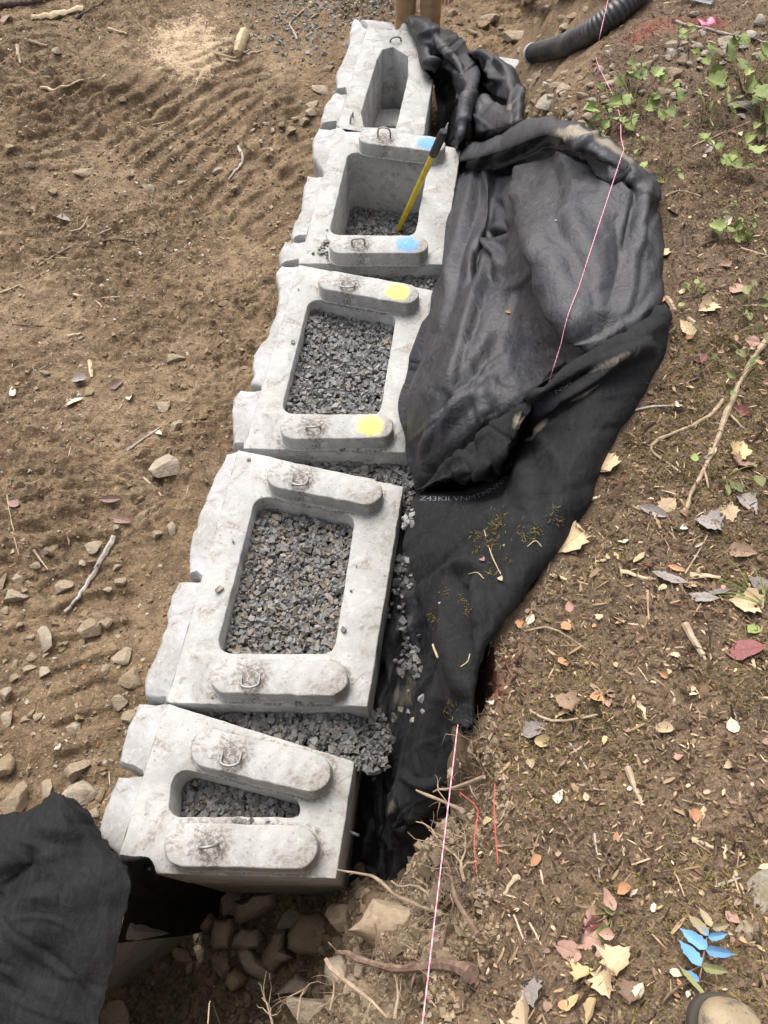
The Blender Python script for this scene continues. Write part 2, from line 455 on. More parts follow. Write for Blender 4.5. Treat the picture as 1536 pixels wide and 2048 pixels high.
def blob(px, py, r, z=None):
    p = UT(px, py) if z is None else U(px, py, z)
    return np.exp(-((XX - p[0]) ** 2 + (YY - p[1]) ** 2) / (r * r))
saw_a = 0.9 * blob(365, 75, 0.40) + 0.9 * blob(400, 120, 0.24) + 0.7 * blob(380, 150, 0.16) + 0.5 * blob(340, 100, 0.25) + 0.35 * blob(430, 60, 0.6)
red_a = np.zeros_like(XX)
for q in ((968, 1345, .045), (985, 1320, .03), (992, 1385, .03), (1300, 55, .05), (1330, 47, .05), (1365, 50, .05), (1400, 55, .05), (1270, 75, .04), (1425, 45, .05), (1440, 52, .04), (1290, 70, .03)):
    red_a += blob(*q)
bank_a = sstep(-0.01, 0.05, TS) * np.where(YY < 0.15, sstep(0.0, 0.12, TS), 1)
clay_a = np.clip(4 * TG * (1 - TG), 0, 1) * (YY < 1.6) * 0.9
clay_a = np.maximum(clay_a, 0.8 * TP * (1 - TG))
nx, ny = len(GX), len(GY)
idx = np.arange(nx * ny).reshape(ny, nx)
quads = np.stack([idx[:-1, :-1].ravel(), idx[:-1, 1:].ravel(), idx[1:, 1:].ravel(), idx[1:, :-1].ravel()], 1)
GROUND_ME = me = new_mesh('ground', np.stack([XX.ravel(), YY.ravel(), TZ.ravel()], 1), quads, M['soil'], True,
              attrs=dict(bank=bank_a.ravel(), clay=clay_a.ravel(), sawdust=np.clip(saw_a, 0, 1.3).ravel(), redpaint=np.clip(red_a, 0, 1).ravel()))
tag(link('ground', me), kind='structure')

# ------------------------------------------------------------------ wall blocks
def resample(loop, step):
    loop = np.asarray(loop, float); out = []
    for a, b in zip(loop, np.roll(loop, -1, 0)):
        n = max(1, int(np.linalg.norm(b - a) / step))
        for k in range(n): out.append(a + (b - a) * k / n)
    return np.array(out)

def round_poly(loop, radii, seg=6):
    loop = np.asarray(loop, float); n = len(loop); out = []
    if np.isscalar(radii): radii = [radii] * n
    for i in range(n):
        p, a, b = loop[i], loop[i - 1], loop[(i + 1) % n]
        u, v = (a - p), (b - p); lu, lv = np.linalg.norm(u), np.linalg.norm(v); u /= lu; v /= lv
        ang = math.acos(np.clip(u @ v, -1, 1)); r = radii[i]
        d = min(r / math.tan(ang / 2), lu * 0.49, lv * 0.49)
        A, B = p + u * d, p + v * d
        for k in range(seg + 1):
            s = k / seg
            out.append((1 - s) ** 2 * A + 2 * s * (1 - s) * (p * 0.75 + (A + B) / 2 * 0.25) + s * s * B)
    return np.array(out)

def area(l): 
    x, y = l[:, 0], l[:, 1]; return 0.5 * np.sum(x * np.roll(y, -1) - np.roll(x, -1) * y)

def offset(loop, d):
    """move a CCW loop inwards by d"""
    a, b = np.roll(loop, 1, 0), np.roll(loop, -1, 0)
    t_ = b - a; t_ /= np.linalg.norm(t_, axis=1)[:, None] + 1e-9
    n = np.stack([-t_[:, 1], t_[:, 0]], 1)
    return loop + n * d

def ccw(l): 
    l = np.asarray(l, float); return l if area(l) > 0 else l[::-1]

def slab(outer, hole, z1, z0, bev=0.004, jit=0.0009, seed=0, floor=True):
    """prism with an optional hole and worn edges, as bmesh"""
    bm = bmesh.new(); r = np.random.default_rng(seed)
    def rings(loop, sgn):
        loop = ccw(loop); L = loop + r.normal(0, jit, loop.shape)
        chip = np.clip(fbm(np.arange(len(L)) * 0.35, np.full(len(L), seed * 3.1), 3, seed) - 0.3, 0, 1) * 0.009
        R1 = L; R2 = offset(L, sgn * bev * 0.4) + 0; R3 = offset(L, sgn * bev)
        zz = [z0, z1 - bev, z1 - bev * 0.35, z1]
        out = []
        for k, (Q, z) in enumerate(zip((loop, R1, R2, R3), zz)):
            dz = -chip * (0.5 if k == 1 else 0.8) if k in (1, 2) else 0 * chip
            out.append([bm.verts.new((q[0], q[1], z + d)) for q, d in zip(Q, dz)])
        n = len(L)
        for a, b in zip(out[:-1], out[1:]):
            for i in range(n):
                f = (a[i], a[(i + 1) % n], b[(i + 1) % n], b[i])
                bm.faces.new(f if sgn > 0 else f[::-1])
        return out[0], out[-1]
    tops, bots = [], []
    b, tp = rings(outer, 1); tops.append(tp); bots.append(b)
    if hole is not None:
        b, tp = rings(hole, -1); tops.append(tp); bots.append(b)
    def fill(loops):
        vs2 = [v for lp in loops for v in lp]; ed, k0 = [], 0
        for lp in loops:
            n = len(lp); ed += [(k0 + i, k0 + (i + 1) % n) for i in range(n)]; k0 += n
        r_ = delaunay_2d_cdt([Vector((v.co.x, v.co.y)) for v in vs2], ed, [], 0, 1e-7)
        polys = [np.array([(v.co.x, v.co.y) for v in lp]) for lp in loops]
        for tri in r_[2]:
            if any(not r_[3][q] for q in tri): continue
            ids = [r_[3][q][0] for q in tri]
            c = np.mean([(vs2[q].co.x, vs2[q].co.y) for q in ids], axis=0)
            if inside(c[0:1], c[1:2], polys[0])[0] and not (len(polys) > 1 and inside(c[0:1], c[1:2], polys[1])[0]):
                try: bm.faces.new([vs2[q] for q in ids])
                except ValueError: pass
    fill(tops)
    if floor: fill(bots)
    bmesh.ops.recalc_face_normals(bm, faces=bm.faces)
    return bm

def bm_obj(name, bm, mat, parent, origin, sharp=35):
    me = bpy.data.meshes.new(name)
    o3 = Vector([float(v) for v in origin])
    bmesh.ops.translate(bm, verts=bm.verts, vec=-o3)
    bm.to_mesh(me); bm.free()
    me.polygons.foreach_set('use_smooth', np.ones(len(me.polygons), bool)); me.set_sharp_from_angle(angle=math.radians(sharp))
    me.materials.append(mat)
    par = Vector(parent.location) if parent is not None else Vector((0, 0, 0))
    return link(name, me, parent, o3 - par)

def px_loop(pts, z=0.0): return np.array([U(a, b, z)[:2] for a, b in pts])

def tube_mesh(pts, radii, seg=6, cap=True):
    pts = np.asarray(pts, float); n = len(pts)
    if np.isscalar(radii): radii = np.full(n, radii)
    tan = np.gradient(pts, axis=0); tan /= np.linalg.norm(tan, axis=1)[:, None] + 1e-9
    ref = np.array([0, 0, 1.0]) if abs(tan[0, 2]) < 0.9 else np.array([1.0, 0, 0])
    nrm = np.cross(tan[0], ref); nrm /= np.linalg.norm(nrm)
    vs_, fs = [], []
    for i in range(n):
        nrm = nrm - tan[i] * (nrm @ tan[i]); nrm /= np.linalg.norm(nrm) + 1e-9
        bi = np.cross(tan[i], nrm)
        for k in range(seg):
            a = 2 * math.pi * k / seg
            vs_.append(pts[i] + radii[i] * (math.cos(a) * nrm + math.sin(a) * bi))
    for i in range(n - 1):
        for k in range(seg):
            fs.append((i * seg + k, i * seg + (k + 1) % seg, (i + 1) * seg + (k + 1) % seg, (i + 1) * seg + k))
    if cap:
        fs.append(tuple(range(seg))[::-1]); fs.append(tuple((n - 1) * seg + k for k in range(seg)))
    return np.array(vs_), fs

def catmull(pts, n):
    P = np.asarray(pts, float); P = np.vstack([2 * P[0] - P[1], P, 2 * P[-1] - P[-2]])
    out = []; m = len(P) - 3
    for s in np.linspace(0, m - 1e-6, n):
        i = int(s); u = s - i; a, b, c, d = P[i:i + 4]
        out.append(0.5 * (2 * b + (c - a) * u + (2 * a - 5 * b + 4 * c - d) * u * u + (3 * b - a - 3 * c + d) * u ** 3))
    return np.array(out)

def face_stone(name, line, outer, parent, seed):
    """one rough split-stone of a block's textured face; line = its two ends on the block's groove"""
    r = np.random.default_rng(seed)
    lp = np.vstack([px_loop(line), px_loop(outer, -0.025)])
    lp = ccw(resample(lp, 0.028))
    a, b = px_loop(line)
    dl = np.abs((lp[:, 0] - a[0]) * (b[1] - a[1]) - (lp[:, 1] - a[1]) * (b[0] - a[0])) / np.linalg.norm(b - a)
    on = dl < 0.006
    lp = lp + r.normal(0, 0.003, lp.shape) * (~on)[:, None]
    bm = bmesh.new(); rings = []
    zs = [0.0, -0.012, -0.035, -0.09, -0.16, -0.24, -0.32, -0.39, -0.445]
    for k, z in enumerate(zs):
        L = offset(lp, 0.016 if k == 0 else 0.005 if k == 1 else 0.0)
        L = np.where(on[:, None], lp, L)
        if k >= 2:
            nn = noise3(lp[:, 0] * 14, lp[:, 1] * 14, np.full(len(lp), z * 14.0), seed) * 0.016 + (0.02 if k == 8 else 0)
            L = np.where(on[:, None], lp, offset(lp, 0) + (offset(lp, 1) - lp) * nn[:, None])
        zz = z + np.where(on, -0.004, 0) - (0.02 * np.clip(dl / 0.15, 0, 1) if k == 0 else 0) + (0.004 * noise2(lp[:, 0] * 25, lp[:, 1] * 25, seed) if k < 2 else 0)
        if k == 1: zz = np.minimum(zz, -0.012 - 0.022 * np.clip(dl / 0.15, 0, 1))
        if k == 2: zz = zz - 0.015
        rings.append([bm.verts.new((q[0], q[1], h)) for q, h in zip(L, zz)])
    n = len(lp)
    for A, B in zip(rings[:-1], rings[1:]):
        for i in range(n): bm.faces.new((B[i], B[(i + 1) % n], A[(i + 1) % n], A[i]))
    for lp_ in (rings[0], rings[-1]):
        es = [bm.edges.get((lp_[i], lp_[(i + 1) % n])) for i in range(n)]
        bmesh.ops.triangle_fill(bm, edges=es, use_beauty=True)
    bmesh.ops.recalc_face_normals(bm, faces=bm.faces)
    c = lp.mean(0)
    return bm_obj(name, bm, M['concrete_face'], parent, (c[0], c[1], -0.445), 50)

def knob(parent, p0, p1, mat, loop_tilt=None, seed=0, rad=0.071, hgt=0.082):
    a, b = U(*p0, hgt)[:2], U(*p1, hgt)[:2]
    L = np.linalg.norm(b - a); ang = math.atan2(b[1] - a[1], b[0] - a[0]); c = (a + b) / 2
    bm = bmesh.new(); r = np.random.default_rng(seed); rings = []
    N = 12
    def stad(rr):
        h = max(L / 2 - rad, 0.01); out = []
        for s, x0 in ((1, h), (-1, -h)):
            for k in range(N + 1):
                t_ = -math.pi / 2 + math.pi * k / N
                out.append((x0 + s * math.cos(t_) * rr, s * math.sin(t_) * rr))
        return resample(np.array(out), 0.035)
    base = stad(rad)
    jit = r.normal(0, 0.0012, base.shape)
    ch = np.clip(fbm(np.arange(len(base)) * 0.3, np.full(len(base), seed * 2.7), 3, seed + 5) - 0.3, 0, 1) * 0.012
    for d, z in ((-0.006, 0.001), (-0.001, 0.005), (0.0, 0.012), (0.003, hgt - 0.006), (0.0055, hgt - 0.0018), (0.009, hgt)):
        Q = offset(base, d) + jit
        rings.append([bm.verts.new((q[0], q[1], z - (c_ if z > hgt - 0.01 and z < hgt else 0))) for q, c_ in zip(Q, ch)])
    n = len(base)
    for A, B in zip(rings[:-1], rings[1:]):
        for i in range(n): bm.faces.new((A[i], A[(i + 1) % n], B[(i + 1) % n], B[i]))
    es = [bm.edges.get((rings[-1][i], rings[-1][(i + 1) % n])) for i in range(n)]
    bmesh.ops.triangle_fill(bm, edges=es, use_beauty=True)
    bmesh.ops.recalc_face_normals(bm, faces=bm.faces)
    me = bpy.data.meshes.new('knob'); bm.to_mesh(me); bm.free()
    me.polygons.foreach_set('use_smooth', np.ones(len(me.polygons), bool)); me.set_sharp_from_angle(angle=math.radians(35))
    me.materials.append(mat)
    o = link('knob', me, parent, Vector((c[0], c[1], 0)) - Vector(parent.location), (0, 0, ang))
    if loop_tilt is not None:
        tilt, turn, hh, ww = loop_tilt
        pts = [(-ww, 0, -0.015), (-ww, 0, hh * 0.55), (-ww * 0.75, 0, hh * 0.88), (0, 0, hh), (ww * 0.75, 0, hh * 0.88), (ww, 0, hh * 0.55), (ww, 0, -0.015)]
        v, f = tube_mesh(catmull(pts, 22), 0.0048, 8)
        lo = link('lifting_loop', new_mesh('lifting_loop', v, f, M['steel'], True), o, (-0.105, 0, hgt), (math.radians(tilt), 0, math.radians(turn) ))
    return o

BLK = {}
def block(key, outline, hole, hole_r, stones, knobs, label, hole2=None, seed=0, bottom=-0.457):
    out = px_loop(outline)
    c = out.mean(0)
    root = empty('retaining_wall_block', (c[0], c[1], bottom))
    tag(root, label, 'concrete block', 'hollow concrete blocks of the retaining wall')
    lo = resample(ccw(out), 0.03)
    ho = None
    if hole is not None:
        ho = ccw(round_poly(px_loop(hole), hole_r)); ho = resample(ho, 0.03)
    bm = slab(lo, ho, 0.0, bottom, seed=seed)
    caps = []
    for kb in knobs:
        a_, b_ = U(*kb[0], .08)[:2] - c, U(*kb[1], .08)[:2] - c; u_ = (b_ - a_) / np.linalg.norm(b_ - a_); caps.append((*(a_ + u_ * .07), *(b_ - u_ * .07), .075))
    bm_obj('body', bm, concrete('concrete_block_' + key.lower(), caps=caps), root, (c[0], c[1], bottom))
    for k, (ln, ou) in enumerate(stones):
        if k < 3 and not (key == 'E' and k == 2):      # stones along the long groove: ends lie on it
            (ax, ay), (bx, by) = outline[0], outline[1]
            ln = [(ax + (bx - ax) * (q[1] - ay) / (by - ay), q[1]) for q in ln]
        face_stone('face_stone', ln, ou, root, seed * 10 + k)
    for k, kb in enumerate(knobs): knob(root, *kb, seed=seed * 7 + k)
    BLK[key] = dict(out=out, hole=ho, root=root)
    return root

block('A', [(331, 1406), (238, 1709), (311, 1747), (672, 1757), (709, 1523)],
      [(345, 1532), (594, 1596), (606, 1634), (336, 1634)], [0.05, 0.03, 0.03, 0.04],
      [([(331, 1406), (288, 1549)], [(285, 1548), (247, 1533), (236, 1525), (255, 1451), (277, 1406)]),
       ([(287, 1552), (238, 1709)], [(216, 1697), (196, 1668), (198, 1646), (204, 1618), (226, 1578), (236, 1552)])],
      [((326, 1687), (637, 1695), M['knob'], (14, 8, 0.055, 0.028)), ((382, 1487), (662, 1553), M['knob'], (62, 10, 0.055, 0.033))],
      'small wedge-shaped concrete block nearest the camera with a narrow triangular gravel-filled opening', seed=1)
block('B', [(476, 899), (332.5, 1407), (735, 1413), (806.5, 973)],
      [(512, 990), (711, 1032), (668, 1308), (431, 1306)], 0.05,
      [([(474, 902), (404, 1158)], [(403, 1158), (379, 1149), (376, 1117), (381, 1079), (392, 1049), (409, 1003), (432, 948), (453, 910)]),
       ([(402, 1163), (333, 1406)], [(331, 1405), (288, 1394), (289, 1358), (313, 1312), (328, 1257), (341, 1193), (358, 1163)])],
      [((419, 1350), (697, 1356), M['knob'], (66, 4, 0.055, 0.033)), ((533, 942), (765, 988), M['knob'], (66, 8, 0.055, 0.033))],
      'large concrete block second from the camera with unpainted knobs and a gravel-filled square opening', seed=2)
block('C', [(597, 529), (487, 897), (820, 905), (869, 581)],
      [(619, 596), (793, 631), (759, 831), (561, 826)], 0.05,
      [([(603, 531), (508, 776)], [(520, 777), (502, 773), (505, 710), (535, 671), (554, 625), (556, 582), (550, 546), (564, 533)]),
       ([(507, 780), (487, 896)], [(485, 896), (468, 894), (462, 832), (464, 796), (480, 779)])],
      [((559, 853), (788, 851), M['knob_yellow'], (40, 4, 0.055, 0.030)), ((637, 556), (838, 591), M['knob_yellow'], (68, 8, 0.055, 0.033))],
      'middle concrete block with yellow paint spots on both knobs and a gravel-filled opening', seed=3)
block('D', [(672, 254), (598, 527), (885, 529), (922, 297)],
      [(697, 303), (857, 322), (830, 471), (657, 469)], 0.05,
      [([(671, 257), (650, 348)], [(648, 348), (635, 332), (623, 309), (627, 273), (637, 258)]),
       ([(649, 352), (613, 480)], [(610, 481), (588, 480), (582, 469), (588, 445), (602, 422), (607, 375), (615, 353)]),
       ([(612, 483), (598, 526)], [(596, 527), (559, 533), (558, 508), (568, 482)])],
      [((657, 488), (857, 488), M['knob_blue'], (20, 4, 0.055, 0.033)), ((717, 269), (892, 291), M['knob_blue'], (2, 2, 0.065, 0.036))],
      'concrete block with blue paint spots on both knobs and a deep half-empty square opening', seed=4)
block('E', [(734, 55), (674, 250), (690, 264), (847, 270), (866, 158), (826, 62)],
      [(786, 94), (816, 113), (817, 150), (792, 256), (728, 254), (722, 225), (754, 119), (765, 99)], 0.012,
      [([(733, 57), (690, 184)], [(689, 184), (672, 184), (671, 150), (688, 116), (697, 88), (700, 64), (706, 40), (716, 39)]),
       ([(689, 187), (674, 250)], [(672, 252), (641, 253), (641, 241), (651, 207), (669, 187)]),
       ([(735, 55), (791, 58)], [(792, 57), (787, 47), (760, 41), (737, 39), (719, 39)]),
       ([(795, 58), (825, 61)], [(823, 57), (815, 47), (802, 48)])],
      [], 'farthest concrete corner block with an empty elongated opening, partly under black fabric', seed=5)
# the broken-out lifting eye of the far corner block
er = BLK['E']['root']
p = U(791, 82, 0.0)
v, f = tube_mesh(catmull([(-.033, 0, -.03), (-.033, 0, .02), (0, 0, .045), (.033, 0, .02), (.033, 0, -.03)], 16), 0.006, 8)
link('lifting_loop', new_mesh('lifting_loop', v, f, M['steel'], True), er, Vector(p) - Vector(er.location), (0.5, 0, 0.1))
p = U(703, 240, 0.0)
link('lifting_loop', new_mesh('lifting_loop', v, f, M['steel'], True), er, Vector(p) - Vector(er.location), (0.1, 0, 1.35))
# course below, hardly seen
low = ccw(np.array([U(*q)[:2] for q in [(262, 1530), (258, 1690), (316, 1745), (668, 1752), (705, 1523), (735, 1413), (803, 973), (865, 581), (918, 300), (862, 160), (824, 62), (738, 58), (690, 150), (640, 300), (585, 500), (500, 800), (400, 1100)]]))
bm = slab(resample(low, 0.08), None, -0.462, -1.2, seed=9)
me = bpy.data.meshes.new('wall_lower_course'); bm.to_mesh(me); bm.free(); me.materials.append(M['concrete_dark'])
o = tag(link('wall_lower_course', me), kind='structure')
p = U(775, 236, -0.40)
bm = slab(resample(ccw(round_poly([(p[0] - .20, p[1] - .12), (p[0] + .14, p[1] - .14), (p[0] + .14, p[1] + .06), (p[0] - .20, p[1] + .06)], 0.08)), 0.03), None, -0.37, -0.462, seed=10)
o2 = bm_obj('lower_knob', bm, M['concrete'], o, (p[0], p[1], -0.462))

# ------------------------------------------------------------------ gravel
CHIP_F = np.array([(0, 1, 3, 2), (4, 6, 7, 5), (0, 4, 5, 1), (2, 3, 7, 6), (0, 2, 6, 4), (1, 5, 7, 3)])
CHIP_V = np.array([(x, y, z) for x in (-1, 1) for y in (-1, 1) for z in (-1, 1)], float)
def rot_mats(n, r, flat=0.0):
    a, b, c = r.uniform(0, 2 * math.pi, n), r.normal(0, 0.55 if flat else 2.0, n), r.normal(0, 0.55 if flat else 2.0, n)
    ca, sa, cb, sb, cc, sc = np.cos(a), np.sin(a), np.cos(b), np.sin(b), np.cos(c), np.sin(c)
    Rz = np.zeros((n, 3, 3)); Rz[:, 0, 0] = ca; Rz[:, 0, 1] = -sa; Rz[:, 1, 0] = sa; Rz[:, 1, 1] = ca; Rz[:, 2, 2] = 1
    Rx = np.zeros((n, 3, 3)); Rx[:, 0, 0] = 1; Rx[:, 1, 1] = cb; Rx[:, 1, 2] = -sb; Rx[:, 2, 1] = sb; Rx[:, 2, 2] = cb
    Ry = np.zeros((n, 3, 3)); Ry[:, 1, 1] = 1; Ry[:, 0, 0] = cc; Ry[:, 0, 2] = sc; Ry[:, 2, 0] = -sc; Ry[:, 2, 2] = cc
    return Rx @ Ry @ Rz if not flat else Rz @ Rx @ Ry
def chips(P, size, cols, seed, flat=0.0, squash=(1.0, 0.78, 0.5)):
    r = np.random.default_rng(seed); n = len(P)
    V = CHIP_V[None] * np.array(squash) + r.uniform(-0.42, 0.42, (n, 8, 3))
    V *= (size * 0.5)[:, None, None] * r.uniform(0.8, 1.2, (n, 1, 3))
    V = np.einsum('nij,nkj->nki', rot_mats(n, r, flat), V) + P[:, None, :]
    Fq = (CHIP_F[None] + 8 * np.arange(n)[:, None, None]).reshape(-1, 4)
    return V.reshape(-1, 3), Fq, np.repeat(cols, 8, 0)
def grey_cols(n, r, dirty=0.18):
    k = r.beta(2, 2.4, n)[:, None]
    c = np.array([0.105, 0.103, 0.100]) * (1 - k) + np.array([0.30, 0.296, 0.288]) * k
    m = r.random(n) < dirty
    c[m] = c[m] * np.array([1.14, 1.0, 0.84])
    m = r.random(n) < 0.006
    c[m] = np.array([0.26, 0.19, 0.13])
    return c
def gravel_fill(poly, z, label, seed, size=0.0160, dens=9500, dirty=0.10, slope=None, cat='gravel'):
    r = np.random.default_rng(seed); poly = np.asarray(poly)
    lo, hi = poly.min(0), poly.max(0)
    n = int(dens * (hi[0] - lo[0]) * (hi[1] - lo[1]))
    q = r.uniform(lo, hi, (n, 2)); q = q[inside(q[:, 0], q[:, 1], poly)]
    zz = z(q[:, 0], q[:, 1]) if callable(z) else np.full(len(q), z)
    zz = zz + 0.018 * fbm(q[:, 0] * 5, q[:, 1] * 5, 3, seed) + r.uniform(-0.022, 0.008, len(q))
    V, Fq, C = chips(np.column_stack([q, zz]), size * np.exp(np.clip(r.normal(0, 0.36, len(q)), -1, .6)), grey_cols(len(q), r, dirty), seed, 0.6)
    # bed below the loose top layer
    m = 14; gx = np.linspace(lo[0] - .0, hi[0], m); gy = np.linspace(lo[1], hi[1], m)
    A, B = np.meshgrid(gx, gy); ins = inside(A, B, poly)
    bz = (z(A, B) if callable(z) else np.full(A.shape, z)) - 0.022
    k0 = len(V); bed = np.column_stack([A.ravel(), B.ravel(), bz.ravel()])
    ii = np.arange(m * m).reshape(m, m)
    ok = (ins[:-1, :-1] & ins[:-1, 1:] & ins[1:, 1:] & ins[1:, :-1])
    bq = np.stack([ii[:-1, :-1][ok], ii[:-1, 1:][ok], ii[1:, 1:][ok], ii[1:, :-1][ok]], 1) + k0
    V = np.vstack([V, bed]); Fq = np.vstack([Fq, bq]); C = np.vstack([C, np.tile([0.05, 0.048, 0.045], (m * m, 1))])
    V, c = centred(V)
    return tag(link('gravel', new_mesh('gravel', V, Fq, M['gravel'], False, C), None, c), label, cat, None, 'stuff')
gravel_fill(BLK['A']['hole'], -0.16, 'grey crushed gravel inside the narrow opening of the nearest block', 11)
gravel_fill(BLK['B']['hole'], -0.095, 'grey crushed gravel filling the opening of the second block', 12, dirty=0.35)
gravel_fill(BLK['C']['hole'], -0.08, 'grey crushed gravel filling the opening of the yellow-marked block', 13)
gravel_fill(BLK['D']['hole'], -0.38, 'dark gravel deep inside the blue-marked block around the yellow pole', 14)
a, b = BLK['A']['out'], BLK['B']['out']
gravel_fill([b[1] + [.04, 0.02], a[0] + [.1, 0.0], a[4] + [-.01, .01], a[4] + [.10, -.02], a[4] + [.14, .12], b[2] + [.05, 0.06], b[2] + [0, .03]], lambda x, y: -0.11 - 0.9 * np.clip(x - (a[4][0] - 0.01) + 0.15 * (y - a[4][1]), 0, 0.3), 'wedge of grey gravel between the nearest and second blocks', 15)
b, c_ = BLK['B']['out'], BLK['C']['out']
gravel_fill([c_[1] + [.05, .02], b[0] + [.10, -.02], b[3] + [-.01, -.02], b[3] + [.05, -.25], b[2] + [.11, .48], b[3] + [.16, -.1], c_[2] + [.12, .05], c_[2] + [0, .03]], lambda x, y: -0.10 - 0.12 * sstep(0.03, 0.10, x - (b[3][0] + (y - b[3][1]) * 0.2)), 'wedge of grey gravel between the second block and the yellow-marked block', 16)
c2, d2 = BLK['C']['out'], BLK['D']['out']
gravel_fill([d2[1] + [.06, .02], c2[0] + [.10, -.02], c2[3] + [0, -.02], c2[3] + [.10, .02], d2[2] + [.06, .05], d2[2] + [0, .03]], -0.09, 'strip of grey gravel between the yellow-marked and blue-marked blocks', 17)
# ------------------------------------------------------------------ geotextile
from mathutils.bvhtree import BVHTree

def project(P):
    x, y, z = P[..., 0], P[..., 1], P[..., 2] - CAM_H
    d = y * CP - z * SP; u = y * SP + z * CP
    X, Y = x / d, u / d
    return 768 + F_PX * (X * CR - Y * SR), 1024 - F_PX * (X * SR + Y * CR)

def cr_axis(P, n):
    """Catmull-Rom along axis 0"""
    P = np.concatenate([2 * P[:1] - P[1:2], P, 2 * P[-1:] - P[-2:-1]], 0)
    m = len(P) - 3; s = np.linspace(0, m - 1e-6, n); i = s.astype(int)
    u = (s - i).reshape(-1, *([1] * (P.ndim - 1)))
    a, b, c, d = P[i], P[i + 1], P[i + 2], P[i + 3]
    return 0.5 * (2 * b + (c - a) * u + (2 * a - 5 * b + 4 * c - d) * u * u + (3 * b - a - 3 * c + d) * u ** 3)

def pl_dist(X, Y, pts):
    """distance to a pixel polyline, side (+ right of its direction) and place along it 0..1"""
    best = np.full(X.shape, 1e9); side = np.zeros(X.shape); al = np.zeros(X.shape)
    pts = catmull([(p[0], p[1], 0) for p in pts], 6 * len(pts))[:, :2]; n = len(pts) - 1
    for k in range(n):
        (ax, ay), (bx, by) = pts[k], pts[k + 1]; vx, vy = bx - ax, by - ay
        t_ = np.clip(((X - ax) * vx + (Y - ay) * vy) / (vx * vx + vy * vy + 1e-9), 0, 1)
        dx, dy = X - ax - t_ * vx, Y - ay - t_ * vy; d = np.hypot(dx, dy); m = d < best
        best = np.where(m, d, best); side = np.where(m, np.sign(vx * dy - vy * dx), side); al = np.where(m, (k + t_) / n, al)
    return best, side, al

